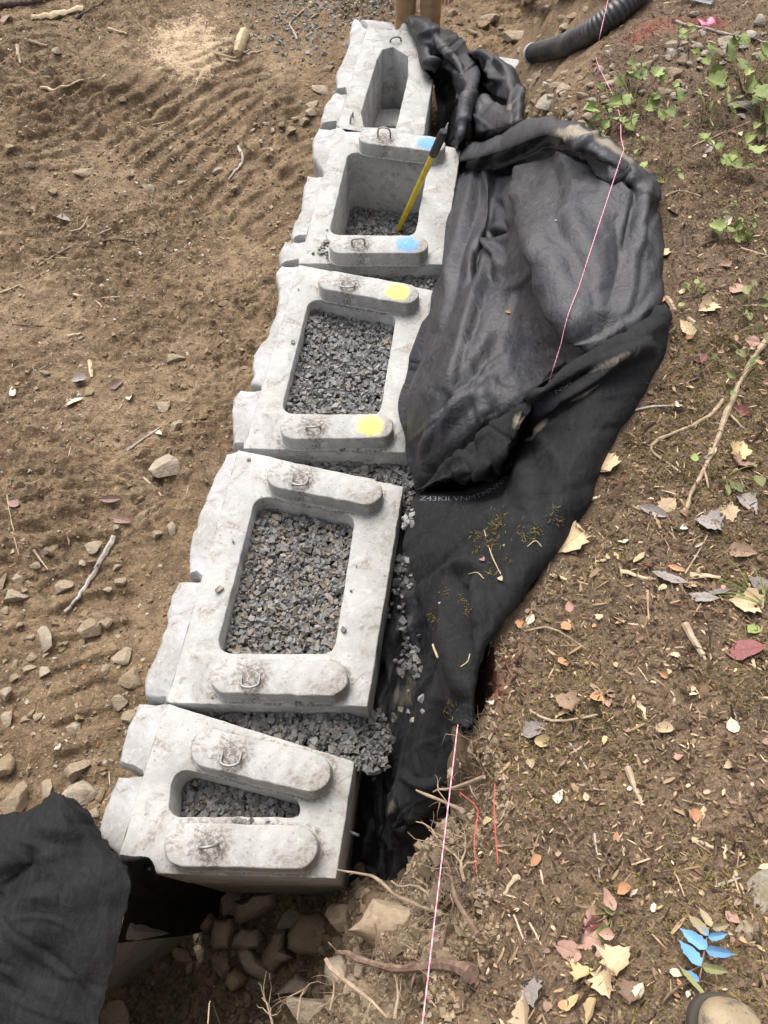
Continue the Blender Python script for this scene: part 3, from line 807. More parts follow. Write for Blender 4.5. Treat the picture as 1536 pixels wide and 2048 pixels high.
FAB_BVH, UNDER = [], []
def fabric(name, rows, mat, parent, nu=90, nv=110, folds=(), dust=(), wr=0.006, seed=0, wscale=7.0, hem=0.0, creases=40, camp=0.014, cdir=-0.35):
    G = np.array([[U(*q) for q in r] for r in rows])
    S = cr_axis(G, nv); S = np.swapaxes(cr_axis(np.swapaxes(S, 0, 1), nu), 0, 1)
    X, Y = project(S)
    du = np.gradient(S, axis=1); dv = np.gradient(S, axis=0); N = np.cross(du, dv)
    N /= np.linalg.norm(N, axis=2)[..., None] + 1e-9
    N = np.where((N @ np.array([0, -0.3, 1.0]))[..., None] < 0, -N, N)
    off = np.zeros(X.shape)
    for pts, amp, wl, wr_ in folds:
        d, side, al = pl_dist(X, Y, pts)
        w = np.where(side > 0, wr_, wl)
        prof = np.clip(1 - d / w, 0, 1); prof = prof * prof * (3 - 2 * prof) if amp > 0 else prof ** 1.3
        off += amp * prof * np.sin(np.clip(al, 0, 1) * math.pi) ** 0.55
    rr = np.random.default_rng(seed + 60)
    x0, x1, y0, y1 = X.min(), X.max(), Y.min(), Y.max()
    for _ in range(creases):
        k = rr.integers(0, X.size); cx, cy = X.ravel()[k], Y.ravel()[k]
        a = rr.normal(cdir, 0.55); L = rr.uniform(0.08, 0.35) * (y1 - y0); bend = rr.normal(0, 0.15) * L
        dx, dy = math.sin(a), math.cos(a)
        u_ = (X - cx) * dx + (Y - cy) * dy; v_ = (X - cx) * dy - (Y - cy) * dx - bend * (u_ / L) ** 2
        w = rr.uniform(0.012, 0.05) * (x1 - x0); side = rr.uniform(1.0, 4.0) * rr.choice([-1, 1])
        w2 = np.where(v_ * side > 0, w * abs(side), w)
        off += rr.choice([-1, 1], p=[.4, .6]) * rr.uniform(.25, 1) * camp * np.clip(1 - np.abs(v_) / w2, 0, 1) * np.clip(1 - (u_ / L) ** 2, 0, 1)
    S = S + N * off[..., None]
    u = np.linspace(0, 1, nu)[None]; v = np.linspace(0, 1, nv)[:, None]
    edge = sstep(0, 0.06, u) * sstep(0, 0.06, 1 - u) * sstep(0, 0.05, v) * sstep(0, 0.05, 1 - v)
    q = S
    ridged = 1 - np.abs(noise3(q[..., 0] * wscale, q[..., 1] * wscale * 0.55, q[..., 2] * wscale * 0.8, seed + 3)) * 2
    wv = ridged * np.clip(0.5 + noise3(q[..., 0] * 2.2, q[..., 1] * 2.2, q[..., 2] * 2.2, seed + 8), 0, 1) * 1.6 + 0.5 * noise3(q[..., 0] * 19, q[..., 1] * 13, q[..., 2] * 16, seed + 4)
    S = S + N * (wr * wv * (0.25 + 0.75 * edge))[..., None]
    if hem:
        S[..., :2] += (hem * noise2(v * 60 + 0 * u, u * 0 + seed, seed) * sstep(0.97, 1, u))[..., None]
    du_ = np.zeros(X.shape)
    for px, py, rx, ry, ang, st in dust:
        c, s = math.cos(math.radians(ang)), math.sin(math.radians(ang))
        a, b = (X - px) * c + (Y - py) * s, -(X - px) * s + (Y - py) * c
        du_ += st * (.72 if seed == 2 else 1) * np.exp(-(a / rx) ** 2 - (b / ry) ** 2)
    if name in ('sheet', 'folded_flap') and seed < 5:
        cut = int(nu / (len(rows[0]) - 1)) + 1
        UNDER.append(S[int(nv * 1.4 / (len(rows) - 1)):, :nu - cut].reshape(-1, 3))
    V = S.reshape(-1, 3); ii = np.arange(nu * nv).reshape(nv, nu)
    Fq = np.stack([ii[:-1, :-1].ravel(), ii[:-1, 1:].ravel(), ii[1:, 1:].ravel(), ii[1:, :-1].ravel()], 1)
    FAB_BVH.append(BVHTree.FromPolygons([tuple(p) for p in V], [tuple(int(k) for k in f) for f in Fq]))
    par = np.array(parent.location)
    me = new_mesh(name, V - par, Fq, mat, True, attrs=dict(dust=np.clip(du_, 0, 1.5).ravel()))
    o = link(name, me, parent, (0, 0, 0))
    md = o.modifiers.new('thickness', 'SOLIDIFY'); md.thickness = 0.003; md.offset = 0
    return o

def UF(px, py):
    d = Vector(ray(px, py)).normalized(); o = Vector((0, 0, CAM_H)); best = None
    for b in FAB_BVH:
        h = b.ray_cast(o, d)
        if h[0] is not None and (best is None or h[3] < best[3]): best = h
    if best is None: return None
    n = best[1]
    return best[0], (n if n.dot(d) < 0 else -n)

def skirt(rows, left=None, right=None):
    out = []
    for r in rows:
        r = list(r)
        if left: r = [(r[0][0] + left[0], r[0][1] + left[1], r[0][2] + left[2])] + r
        if right: r = r + [(r[-1][0] + right[0], r[-1][1] + right[1], r[-1][2] + right[2])]
        out.append(r)
    return out

fr = empty('landscape_fabric', U(1180, 600, 0.85))
tag(fr, 'large black landscape fabric draped from the bank over the trench behind the wall', 'fabric')
main_rows = [
 [(932, 292, -.45), (985, 282, -.15), (1045, 256, .15), (1105, 246, .45), (1160, 252, .74), (1220, 282, .82), (1270, 322, .84), (1303, 358, .84)],
 [(930, 300, -.12), (985, 286, .2), (1045, 260, .5), (1105, 251, .76), (1160, 256, .91), (1217, 285, .95), (1266, 326, .95), (1300, 360, .9)],
 [(926, 318, -.02), (975, 312, .25), (1040, 290, .58), (1100, 272, .86), (1155, 285, 1.01), (1210, 315, 1.03), (1255, 350, 1.0), (1305, 390, .92)],
 [(918, 345, -.12), (965, 348, .0), (1030, 328, .30), (1090, 300, .68), (1150, 318, .92), (1215, 348, .97), (1262, 385, .97), (1312, 430, .9)],
 [(905, 420, -.05), (945, 415, .15), (990, 410, .18), (1050, 395, .62), (1110, 400, .9), (1180, 410, .97), (1255, 430, .97), (1314, 480, .9)],
 [(890, 525, .03), (930, 520, .28), (980, 510, .3), (1030, 505, .62), (1085, 520, .9), (1170, 530, .97), (1245, 540, .97), (1314, 560, .9)],
 [(858, 620, .10), (905, 620, .35), (960, 615, .5), (1025, 610, .6), (1090, 615, .8), (1160, 625, .97), (1240, 620, .98), (1308, 622, .92)],
 [(830, 718, .16), (875, 715, .38), (925, 710, .5), (990, 705, .55), (1060, 705, .66), (1130, 705, .83), (1195, 690, .92), (1265, 660, .93)],
 [(806, 800, .18), (850, 805, .4), (900, 800, .5), (955, 795, .55), (1010, 790, .6), (1070, 770, .7), (1130, 735, .8), (1225, 700, .84)],
 [(812, 865, .15), (845, 870, .33), (885, 870, .42), (925, 868, .48), (970, 855, .5), (1020, 840, .55), (1080, 800, .62), (1180, 760, .7)],
 [(825, 945, .05), (845, 935, .2), (870, 925, .3), (900, 915, .36), (935, 905, .4), (980, 890, .42), (1040, 860, .48), (1150, 810, .55)],
 [(840, 988, -.02), (850, 978, .08), (870, 968, .16), (895, 958, .2), (925, 945, .24), (970, 925, .28), (1030, 900, .3), (1140, 860, .4)]]
fabric('sheet', skirt(main_rows, (10, 3, -.35), (3, 4, -.14)), M['fab_shiny'], fr, 170, 210, seed=1, creases=90, camp=0.016, wr=0.0035, folds=[
 ([(1052, 300), (1046, 400), (1080, 520), (1130, 640), (1190, 710), (1230, 760)], 0.07, 60, 9),
 ([(1062, 385), (1008, 468), (962, 590), (930, 690), (900, 790)], 0.06, 14, 55),
 ([(958, 335), (930, 440), (905, 560), (870, 660)], 0.055, 16, 22),
 ([(985, 330), (975, 420), (950, 500), (940, 560)], 0.06, 14, 20),
 ([(1000, 400), (1012, 455), (985, 480), (960, 500)], -0.09, 12, 14),
 ([(945, 505), (955, 545), (940, 580)], -0.06, 12, 14),
 ([(975, 470), (1005, 520), (990, 560)], 0.05, 10, 14),
 ([(1240, 345), (1268, 385), (1262, 430), (1250, 500)], -0.05, 22, 12),
 ([(1285, 370), (1275, 440), (1290, 520)], 0.03, 20, 20),
 ([(905, 345), (900, 430), (885, 530)], 0.05, 9, 9),
 ([(1000, 640), (930, 740), (850, 800)], 0.035, 30, 40),
 ([(1000, 760), (930, 800), (870, 870), (845, 940)], 0.045, 28, 22),
 ([(900, 790), (880, 850), (860, 920)], -0.04, 18, 18),
 ([(930, 330), (1000, 340), (1060, 320), (1110, 288)], -0.08, 14, 18),
 ([(1108, 285), (1150, 312), (1235, 345), (1262, 380)], -0.06, 12, 10),
 ([(1110, 420), (1160, 480), (1200, 580)], 0.03, 50, 50),
 ([(1230, 430), (1240, 520), (1215, 620)], -0.03, 40, 30)],
 dust=[(1180, 285, 60, 12, 22, 1.0), (1240, 312, 40, 10, 38, 1.0), (1150, 276, 40, 8, 5, 1.0), (1290, 345, 20, 6, 45, .8), (985, 830, 45, 10, -25, .75), (900, 800, 30, 60, 20, .45), (960, 690, 30, 60, 30, .5), (1285, 560, 12, 40, 0, .5), (880, 460, 10, 20, 0, .6)])
flap_rows = [
 [(1052, 812, .80), (1118, 757, .84), (1188, 712, .86), (1258, 677, .86), (1312, 642, .84)],
 [(1056, 798, .96), (1120, 745, 1.0), (1190, 700, 1.02), (1260, 665, 1.02), (1318, 632, .99)],
 [(1062, 812, .95), (1130, 764, 1.02), (1200, 725, 1.05), (1265, 698, 1.04), (1319, 670, .98)],
 [(1048, 860, .80), (1110, 825, .94), (1180, 790, 1.0), (1240, 765, 1.02), (1304, 745, .97)],
 [(1032, 905, .70), (1085, 890, .88), (1145, 870, .99), (1195, 858, 1.02), (1244, 848, .97)],
 [(1015, 945, .60), (1060, 945, .84), (1110, 940, .98), (1155, 932, 1.02), (1204, 925, .97)],
 [(930, 985, .42), (990, 995, .64), (1050, 1000, .9), (1110, 1000, 1.02), (1176, 998, .98)],
 [(838, 990, .28), (910, 1020, .55), (980, 1040, .8), (1060, 1055, 1.0), (1137, 1058, .97)],
 [(815, 1085, .33), (890, 1095, .6), (960, 1110, .82), (1030, 1125, 1.0), (1084, 1132, .98)],
 [(832, 1155, .4), (890, 1165, .62), (940, 1180, .85), (985, 1190, 1.0), (1032, 1200, .98)],
 [(868, 1285, .5), (895, 1285, .7), (920, 1290, .9), (945, 1290, 1.01), (967, 1292, 1.0)],
 [(890, 1370, .6), (908, 1370, .8), (922, 1372, .93), (936, 1372, .99), (947, 1375, .98)],
 [(914, 1450, .85), (922, 1453, .95), (930, 1456, .97), (938, 1456, .97), (945, 1450, .97)]]
fabric('folded_flap', skirt(flap_rows, (12, 4, -.3), (4, 3, -.13)), M['fab_matte'], fr, 110, 190, seed=2, creases=50, camp=0.009, wr=0.003, folds=[
 ([(900, 1130), (908, 1210), (918, 1300), (930, 1400)], 0.05, 20, 16),
 ([(935, 1170), (938, 1230), (940, 1300), (940, 1360)], -0.05, 12, 14),
 ([(960, 1150), (968, 1200), (958, 1260)], 0.04, 16, 18),
 ([(900, 1145), (930, 1130), (975, 1135)], 0.03, 20, 24),
 ([(1060, 830), (1140, 785), (1230, 725), (1300, 680)], 0.04, 12, 26),
 ([(1070, 812), (1130, 770), (1190, 735)], -0.05, 10, 12),
 ([(1190, 735), (1240, 715), (1310, 700)], 0.025, 20, 20),
 ([(1040, 900), (1060, 960), (1040, 1020)], 0.03, 30, 40)],
 dust=[(1085, 860, 26, 8, -60, 1.3), (1090, 850, 20, 20, 0, .5), (1155, 795, 40, 8, -30, .9), (1180, 790, 30, 8, -40, .9), (1060, 880, 20, 6, -10, 1.0), (1130, 765, 50, 8, -28, .7), (1240, 720, 60, 8, -20, .6), (1055, 940, 20, 26, 0, .5), (1200, 740, 50, 20, -30, .45)])
roll_rows = [
 [(862, 968, .22), (905, 958, .32), (955, 955, .42), (1000, 925, .56), (1045, 842, .74)],
 [(862, 973, .32), (908, 964, .47), (958, 968, .6), (1003, 940, .71), (1045, 852, .84)],
 [(860, 969, .40), (905, 953, .6), (960, 945, .76), (1010, 905, .87), (1050, 832, .96)],
 [(848, 976, .38), (900, 938, .58), (960, 902, .75), (1010, 862, .88), (1052, 815, .98)],
 [(835, 982, .31), (890, 930, .5), (950, 876, .65), (1003, 836, .8), (1055, 798, .96)],
 [(840, 984, .15), (893, 934, .32), (953, 880, .45), (1005, 840, .6), (1056, 802, .8)]]
fabric('rolled_fold', roll_rows, M['fab_matte'], fr, 70, 60, seed=3, wr=0.003, dust=[(1035, 840, 12, 24, 20, 1.1), (960, 880, 20, 10, -40, .4)])
trench_rows = [
 [(798, 985, -.30), (812, 985, -.25), (828, 985, -.22), (850, 985, -.18), (880, 985, -.1), (930, 985, 0)],
 [(793, 1060, -.36), (805, 1060, -.28), (820, 1060, -.25), (840, 1060, -.2), (870, 1060, -.1), (930, 1060, .1)],
 [(776, 1180, -.42), (792, 1180, -.25), (812, 1180, -.22), (840, 1180, -.16), (870, 1180, 0), (930, 1180, .2)],
 [(757, 1300, -.46), (778, 1300, -.29), (812, 1300, -.27), (845, 1300, -.2), (880, 1290, .0), (930, 1290, .3)],
 [(738, 1420, -.5), (757, 1420, -.34), (792, 1420, -.34), (825, 1420, -.25), (865, 1410, -.05), (915, 1400, .3)],
 [(723, 1500, -.56), (743, 1500, -.40), (775, 1500, -.40), (800, 1500, -.35), (850, 1490, -.1), (915, 1480, .2)],
 [(718, 1560, -.64), (742, 1560, -.50), (765, 1560, -.5), (785, 1560, -.45), (840, 1560, -.2), (905, 1560, .1)],
 [(712, 1640, -.72), (738, 1640, -.58), (770, 1640, -.58), (800, 1640, -.5), (845, 1640, -.3), (893, 1640, 0)],
 [(702, 1720, -.82), (740, 1720, -.70), (775, 1705, -.62), (810, 1695, -.5), (850, 1690, -.3), (893, 1700, -.1)],
 [(690, 1780, -.92), (730, 1790, -.8), (775, 1795, -.72), (815, 1798, -.6), (845, 1797, -.45), (878, 1780, -.3)],
 [(690, 1795, -1.0), (730, 1805, -.95), (775, 1806, -.9), (815, 1806, -.8), (845, 1802, -.65), (875, 1785, -.5)]]
fabric('trench_lining', trench_rows, M['fab_shiny'], fr, 80, 170, seed=4, creases=70, camp=0.018, wr=0.008, wscale=8, folds=[
 ([(842, 1140), (805, 1240), (770, 1330)], 0.05, 14, 24), ([(770, 1420), (750, 1450), (760, 1500)], 0.04, 14, 14),
 ([(765, 1560), (760, 1640), (735, 1720)], 0.05, 20, 24), ([(790, 1640), (830, 1665), (870, 1640)], 0.05, 14, 24), ([(752, 1600), (748, 1700), (745, 1780)], -0.05, 16, 10)],
 dust=[(800, 1180, 40, 25, 0, .5), (800, 1395, 35, 35, 0, .65), (755, 1465, 14, 14, 0, 1.0), (830, 1350, 25, 60, 0, .4), (770, 1520, 20, 30, 0, .5)])
lean_rows = [
 [(868, 1280, .35), (882, 1285, .5), (902, 1292, .6), (920, 1300, .7)],
 [(864, 1300, .42), (885, 1300, .55), (905, 1305, .65), (922, 1310, .75)],
 [(840, 1385, .28), (868, 1388, .47), (900, 1395, .62), (926, 1400, .72)],
 [(811, 1480, .13), (845, 1480, .34), (890, 1475, .52), (938, 1470, .65)],
 [(791, 1560, .02), (825, 1560, .24), (870, 1550, .42), (944, 1532, .55)],
 [(776, 1606, -.03), (808, 1608, .18), (850, 1600, .32), (902, 1565, .45)],
 [(780, 1634, -.08), (808, 1644, .10), (848, 1640, .2), (896, 1628, .3)],
 [(786, 1630, -.25), (808, 1636, -.1), (848, 1630, .0), (890, 1635, .1)]]
fabric('leaning_fold', skirt(lean_rows, (10, 4, -.2), None), M['fab_matte'], fr, 70, 110, seed=5, wr=0.004, folds=[([(900, 1330), (870, 1450), (840, 1580)], 0.03, 30, 30), ([(800, 1545), (850, 1570), (890, 1560)], 0.03, 14, 20)],
 dust=[(785, 1610, 10, 25, 0, .7), (850, 1500, 30, 60, 0, .25)])

g = empty('landscape_fabric', U(900, 120, -0.3))
tag(g, 'crumpled black fabric bunched over the far corner block and the trench beside it', 'fabric')
g1 = [[(811, 46, -.05), (832, 36, .0), (860, 44, .0), (886, 60, -.05), (906, 72, -.2), (927, 97, -.4)],
 [(812, 44, .05), (833, 34, .12), (860, 42, .12), (885, 58, .07), (905, 70, -.1), (925, 95, -.3)],
 [(822, 62, .05), (845, 62, .13), (870, 70, .17), (893, 85, .12), (915, 100, -.05), (937, 112, -.3)],
 [(834, 95, .05), (855, 95, .12), (878, 100, .12), (900, 112, .13), (925, 128, .05), (945, 140, -.2)],
 [(842, 135, .05), (862, 140, .08), (886, 138, .02), (908, 145, .1), (932, 150, .16), (950, 158, -.1)],
 [(858, 157, .02), (874, 155, -.1), (893, 165, -.12), (912, 180, .02), (934, 185, .18), (947, 192, -.1)],
 [(868, 172, -.3), (888, 178, -.3), (905, 195, -.2), (918, 220, 0), (930, 225, .14), (940, 232, -.1)],
 [(875, 225, -.4), (893, 232, -.35), (905, 245, -.2), (913, 265, .0), (922, 268, .1), (932, 272, -.1)],
 [(880, 285, -.4), (893, 290, -.35), (902, 292, -.2), (908, 297, .0), (915, 299, .05), (922, 300, -.1)]]
fabric('draped_end', g1, M['fab_shiny'], g, 100, 110, seed=6, camp=0.014, creases=35, wr=0.007, wscale=9, folds=[
 ([(833, 78), (855, 70), (880, 58)], 0.04, 5, 8), ([(900, 75), (922, 110), (940, 145), (936, 190), (915, 280)], 0.06, 12, 10),
 ([(855, 90), (885, 120), (915, 140)], -0.06, 8, 10), ([(870, 75), (895, 110), (925, 140)], 0.04, 10, 8), ([(886, 140), (900, 170), (912, 200)], 0.05, 8, 8), ([(845, 130), (862, 125), (885, 138)], 0.04, 8, 10)])
g2 = [[(935, 112, -.3), (965, 108, -.1), (987, 114, -.05), (1007, 128, .0), (1026, 142, -.05)],
 [(937, 106, -.02), (965, 103, .15), (985, 109, .2), (1005, 123, .25), (1027, 138, .18)],
 [(940, 140, -.15), (970, 135, .1), (995, 145, .2), (1018, 155, .3), (1039, 168, .22)],
 [(942, 180, -.2), (965, 175, -.08), (990, 185, .1), (1018, 200, .35), (1044, 205, .27)],
 [(945, 225, -.12), (965, 215, .1), (1000, 215, .25), (1025, 225, .4), (1049, 240, .33)],
 [(950, 258, .05), (975, 254, .2), (1005, 250, .36), (1030, 246, .48), (1051, 250, .42)],
 [(953, 278, .0), (978, 272, .14), (1008, 265, .3), (1036, 258, .43), (1054, 256, .4)],
 [(955, 290, -.12), (980, 283, .0), (1010, 274, .15), (1040, 264, .3), (1055, 260, .3)]]
fabric('crumpled_end', skirt(g2, (-6, 4, -.2), (2, 3, -.3)), M['fab_shiny'], g, 100, 110, seed=7, camp=0.014, creases=35, wr=0.008, wscale=9, folds=[
 ([(955, 170), (985, 195), (1010, 205)], -0.07, 8, 8), ([(985, 200), (965, 215), (955, 250)], 0.05, 8, 12), ([(1038, 170), (1030, 210), (1035, 250)], 0.05, 14, 8), ([(975, 120), (990, 150), (1010, 165)], 0.05, 10, 12), ([(950, 120), (960, 150), (958, 170)], 0.05, 8, 8)],
 dust=[(953, 232, 6, 14, 0, 1.1), (1020, 215, 12, 10, 0, .9)])

k = empty('landscape_fabric', U(80, 1850, 0.1))
tag(k, 'black felt fabric sheet spread over the lower left corner in front of the nearest block', 'fabric')
k_rows = [
 [(-90, 1660, -.35), (0, 1642, -.3), (52, 1630, -.3), (98, 1612, -.3), (126, 1604, -.3)],
 [(-90, 1650, .1), (0, 1635, .15), (54, 1624, .18), (100, 1606, .2), (126, 1596, .18)],
 [(-90, 1690, .2), (0, 1670, .28), (60, 1655, .3), (120, 1635, .3), (169, 1624, .2)],
 [(-90, 1750, .25), (0, 1730, .32), (80, 1715, .34), (150, 1700, .3), (214, 1690, .2)],
 [(-90, 1810, .25), (0, 1800, .28), (90, 1785, .33), (180, 1765, .33), (262, 1757, .3)],
 [(-90, 1880, .25), (0, 1870, .32), (85, 1860, .33), (170, 1850, .31), (247, 1838, .29)],
 [(-90, 1960, .25), (0, 1950, .3), (80, 1940, .28), (160, 1930, .3), (231, 1908, .27)],
 [(-90, 2040, .2), (0, 2030, .28), (70, 2020, .3), (140, 2000, .28), (213, 1980, .26)],
 [(-90, 2150, .2), (0, 2130, .25), (60, 2120, .28), (130, 2110, .28), (188, 2075, .26)]]
fabric('sheet', k_rows, M['fab_matte'], k, 110, 130, seed=8, creases=30, camp=0.012, cdir=0.9, wr=0.004, wscale=5, hem=0.005, folds=[([(0, 1780), (45, 1740), (60, 1690)], -0.05, 40, 30), ([(60, 1650), (150, 1680), (230, 1760)], 0.03, 40, 30), ([(10, 1840), (60, 1800), (120, 1790)], 0.03, 30, 40)],
 dust=[(60, 1750, 40, 20, -30, .3)])
c_rows = [  # curled fabric edge; right-hand columns extend the black sheet as a dark void
 [(205, 1684, -.3), (232, 1712, -.2), (266, 1718, -.2), (296, 1722, -.2), (308, 1750, -.3)],
 [(213, 1688, .2), (234, 1709, .2), (266, 1714, .2), (298, 1717, .17), (313, 1748, .06)],
 [(240, 1730, .27), (252, 1735, .22), (274, 1735, .14), (299, 1728, .06), (318, 1762, -.1)],
 [(258, 1755, .28), (266, 1762, .12), (284, 1766, -.08), (318, 1764, -.35), (430, 1766, -.95)],
 [(256, 1780, .1), (272, 1790, -.2), (305, 1795, -.45), (360, 1795, -.8), (480, 1795, -1.4)],
 [(248, 1830, -.1), (270, 1832, -.35), (310, 1836, -.58), (375, 1838, -.95), (465, 1842, -1.45)],
 [(236, 1886, -.2), (264, 1883, -.42), (305, 1878, -.64), (360, 1872, -.98), (430, 1860, -1.45)]]
fabric('curled_edge', c_rows, M['fab_matte'], k, 80, 100, seed=9, wr=0.003, creases=10, camp=0.004)

# the ground gives way under the sheet it carries
_low = np.full(TZ.shape, 9.0)
for P in UNDER:
    i = np.clip(np.searchsorted(GX, P[:, 0]), 0, nx - 1); j = np.clip(np.searchsorted(GY, P[:, 1]), 0, ny - 1)
    np.minimum.at(_low, (j, i), P[:, 2])
for _ in range(2):
    m_ = _low.copy()
    for dj, di in ((0, 1), (0, -1), (1, 0), (-1, 0)): m_ = np.minimum(m_, np.roll(_low, (dj, di), (0, 1)))
    _low = m_
TZ[:] = np.minimum(TZ, _low - 0.03)
_in = seg_dist(XX, YY, np.vstack([low, low[:1]])); _in = np.where(inside(XX, YY, low), 0, _in)
TZ[:] = np.where(inside(XX, YY, low), np.minimum(TZ, -1.0), np.where((XX > -0.25 + 0.1 * YY) & (YY > 0.3), np.minimum(TZ, -0.75 + np.where(YY > 1.8, 3.2, 9.0) * _in), TZ))
GROUND_ME.vertices.foreach_set('co', np.stack([XX.ravel(), YY.ravel(), TZ.ravel()], 1).ravel())
GROUND_ME.update()
# ------------------------------------------------------------------ stones
def stone_mat(name, c0, c1, c2):
    t = NT(name)
    c = t.mix(t.ramp(t.noise(5, 5, 0.6, dist=0.5), [(0.35, 0.0), (0.65, 1.0)]), c0, c1)
    c = t.mix(t.ramp(t.noise(30, 5, 0.7), [(0.5, 0.0), (0.7, 0.8)]), c, c2)
    inf = t.n('ShaderNodeObjectInfo').outputs['Random']
    h = t.n('ShaderNodeHueSaturation'); t.l(c, h.inputs['Color'])
    t.l(t.math('MULTIPLY_ADD', inf, 0.5, 0.75), h.inputs['Value']); t.l(t.math('MULTIPLY_ADD', inf, -0.35, 1.1), h.inputs['Saturation'])
    return t.out(h.outputs[0], 0.9, t.bump(t.noise(70, 5, 0.7), 0.5, 0.006, t.bump(t.noise(9, 4), 0.4, 0.03)), 0.2)
M['stone'] = stone_mat('tan_field_stone', (0.23, 0.175, 0.11), (0.33, 0.265, 0.185), (0.16, 0.115, 0.07))
M['pit_stone'] = stone_mat('brown_pit_rock', (0.26, 0.195, 0.125), (0.36, 0.28, 0.19), (0.18, 0.13, 0.08))
M['stone_grey'] = stone_mat('grey_field_stone', (0.25, 0.22, 0.175), (0.38, 0.345, 0.285), (0.20, 0.17, 0.13))

M['mossy'] = stone_mat('mossy_grey_stone', (0.17, 0.125, 0.045), (0.25, 0.225, 0.185), (0.13, 0.105, 0.04))
def ico(sub):
    bm = bmesh.new(); bmesh.ops.create_icosphere(bm, subdivisions=sub, radius=1.0)
    v = np.array([x.co[:] for x in bm.verts]); f = np.array([[q.index for q in x.verts] for x in bm.faces]); bm.free()
    return v, f
ICO = {2: ico(2), 3: ico(3), 4: ico(4)}
def rock_mesh(seed, sub, mat, cuts=13, flat=0.7):
    r = np.random.default_rng(seed); v, f = ICO[sub]; v = v.copy()
    for _ in range(cuts):
        n = r.normal(0, 1, 3); n /= np.linalg.norm(n); d = r.uniform(0.36, 0.80)
        h = v @ n - d; v = v - n * (np.clip(h, 0, None) * 0.97)[:, None]
    nn = noise3(v[:, 0] * 2.2 + seed, v[:, 1] * 2.2, v[:, 2] * 2.2, seed) * 0.05 + noise3(v[:, 0] * 6, v[:, 1] * 6, v[:, 2] * 6 + seed, seed + 1) * 0.022
    v = v * (1 + nn)[:, None] * np.array([1, 1, flat])
    ext = (v.max(0) - v.min(0)); v = (v - (v.max(0) + v.min(0)) / 2) / max(ext[0], ext[1]) 
    v[:, 2] -= v[:, 2].min()
    return new_mesh('stone', v, f, mat, True, sharp=28)
ROCKS = [rock_mesh(100 + k, 3, M['stone']) for k in range(12)]
ROCKS_G = [rock_mesh(130 + k, 3, M['stone_grey']) for k in range(6)]
_rc = [0]
def stone(px, py, w, label, group, h=None, sink=0.3, grey=False, z=None, mesh=None, name='stone', turn=None, tall=None):
    _rc[0] += 1; k = _rc[0]; r = np.random.default_rng(500 + k)
    p = UT(px, py) if z is None else U(px, py, z)
    me = mesh or (ROCKS_G[k % 6] if grey else ROCKS[k % 12])
    s = w * depth_of(p) / F_PX * 1.08
    o = link(name, me)
    sy = s * (np.clip((h or w * r.uniform(0.7, 1.0)) / w, 0.5, 1.7))
    sz = (tall or min(s, sy) * r.uniform(0.75, 1.05))
    o.scale = (s, sy, sz)
    rz = r.normal(0, 0.35) if turn is None else math.radians(turn)
    o.rotation_euler = (r.normal(0, 0.16), r.normal(0, 0.16), rz)
    hgt = sz * 0.7
    back = hgt * (1 - sink) * 0.35
    o.location = (float(p[0]), float(p[1]) , float(p[2]) - hgt * sink)
    tag(o, label, 'stone', group)
    return o

L1 = ('tan stone half sunk in the trampled dirt left of the two nearest blocks', 'stones in the dirt left of the near blocks')
for q in [(106, 1102, 28, 35), (72, 1131, 26, 16), (32, 1196, 46, 40), (7, 1162, 20, 34), (315, 1070, 28, 18), (342, 1059, 22, 30), (193, 1235, 28, 20), (215, 1246, 24, 20), (63, 1314, 22, 20), (89, 1348, 28, 26), (55, 1340, 36, 22), (210, 1340, 24, 22), (260, 1435, 28, 32), (150, 1456, 34, 26), (51, 1442, 20, 18), (14, 1440, 28, 30), (14, 1388, 28, 26), (44, 1384, 32, 20), (96, 1579, 34, 38), (202, 1590, 22, 28), (188, 1627, 26, 22), (120, 1290, 18, 14), (165, 1247, 16, 16), (30, 1330, 16, 20), (64, 1276, 18, 14), (275, 1420, 18, 16)]:
    stone(q[0], q[1], q[2], L1[0], L1[1], q[3])
for q, lb in [((130, 1176, 42, 34), 'blocky tan stone lying just left of the long grey stick on the dirt'), ((188, 1100, 46, 30), 'flat tan stone touching the long grey stick on its right side'), ((287, 1035, 30, 25), 'small pointed tan stone left of the second block\'s upper face stone'),
              ((181, 1258, 46, 38), 'three-cornered tan stone below the end of the long grey stick'), ((92, 1278, 36, 52), 'tall upright-shaped grey tan stone at the left of the pebbly dirt'), ((246, 1316, 44, 34), 'broken tan stone beside the second block\'s lower face stone'),
              ((263, 1357, 48, 44), 'broad flat stone smeared with dirt beside the second block\'s lower edge'), ((239, 1405, 38, 32), 'rounded tan stone in the dirt near the joint of the two nearest blocks'), ((157, 1542, 42, 48), 'upright tan stone standing in the dirt left of the nearest block'),
              ((41, 1600, 62, 62), 'large squarish tan stone just above the black fabric corner at left'), ((14, 1538, 44, 48), 'pale tan stone cut by the left edge above the squarish stone'), ((154, 1593, 84, 52), 'wide low brown stone behind the tip of the lower left black fabric')]:
    stone(q[0], q[1], q[2], lb, 'named stones left of the wall', q[3], sink=0.22)
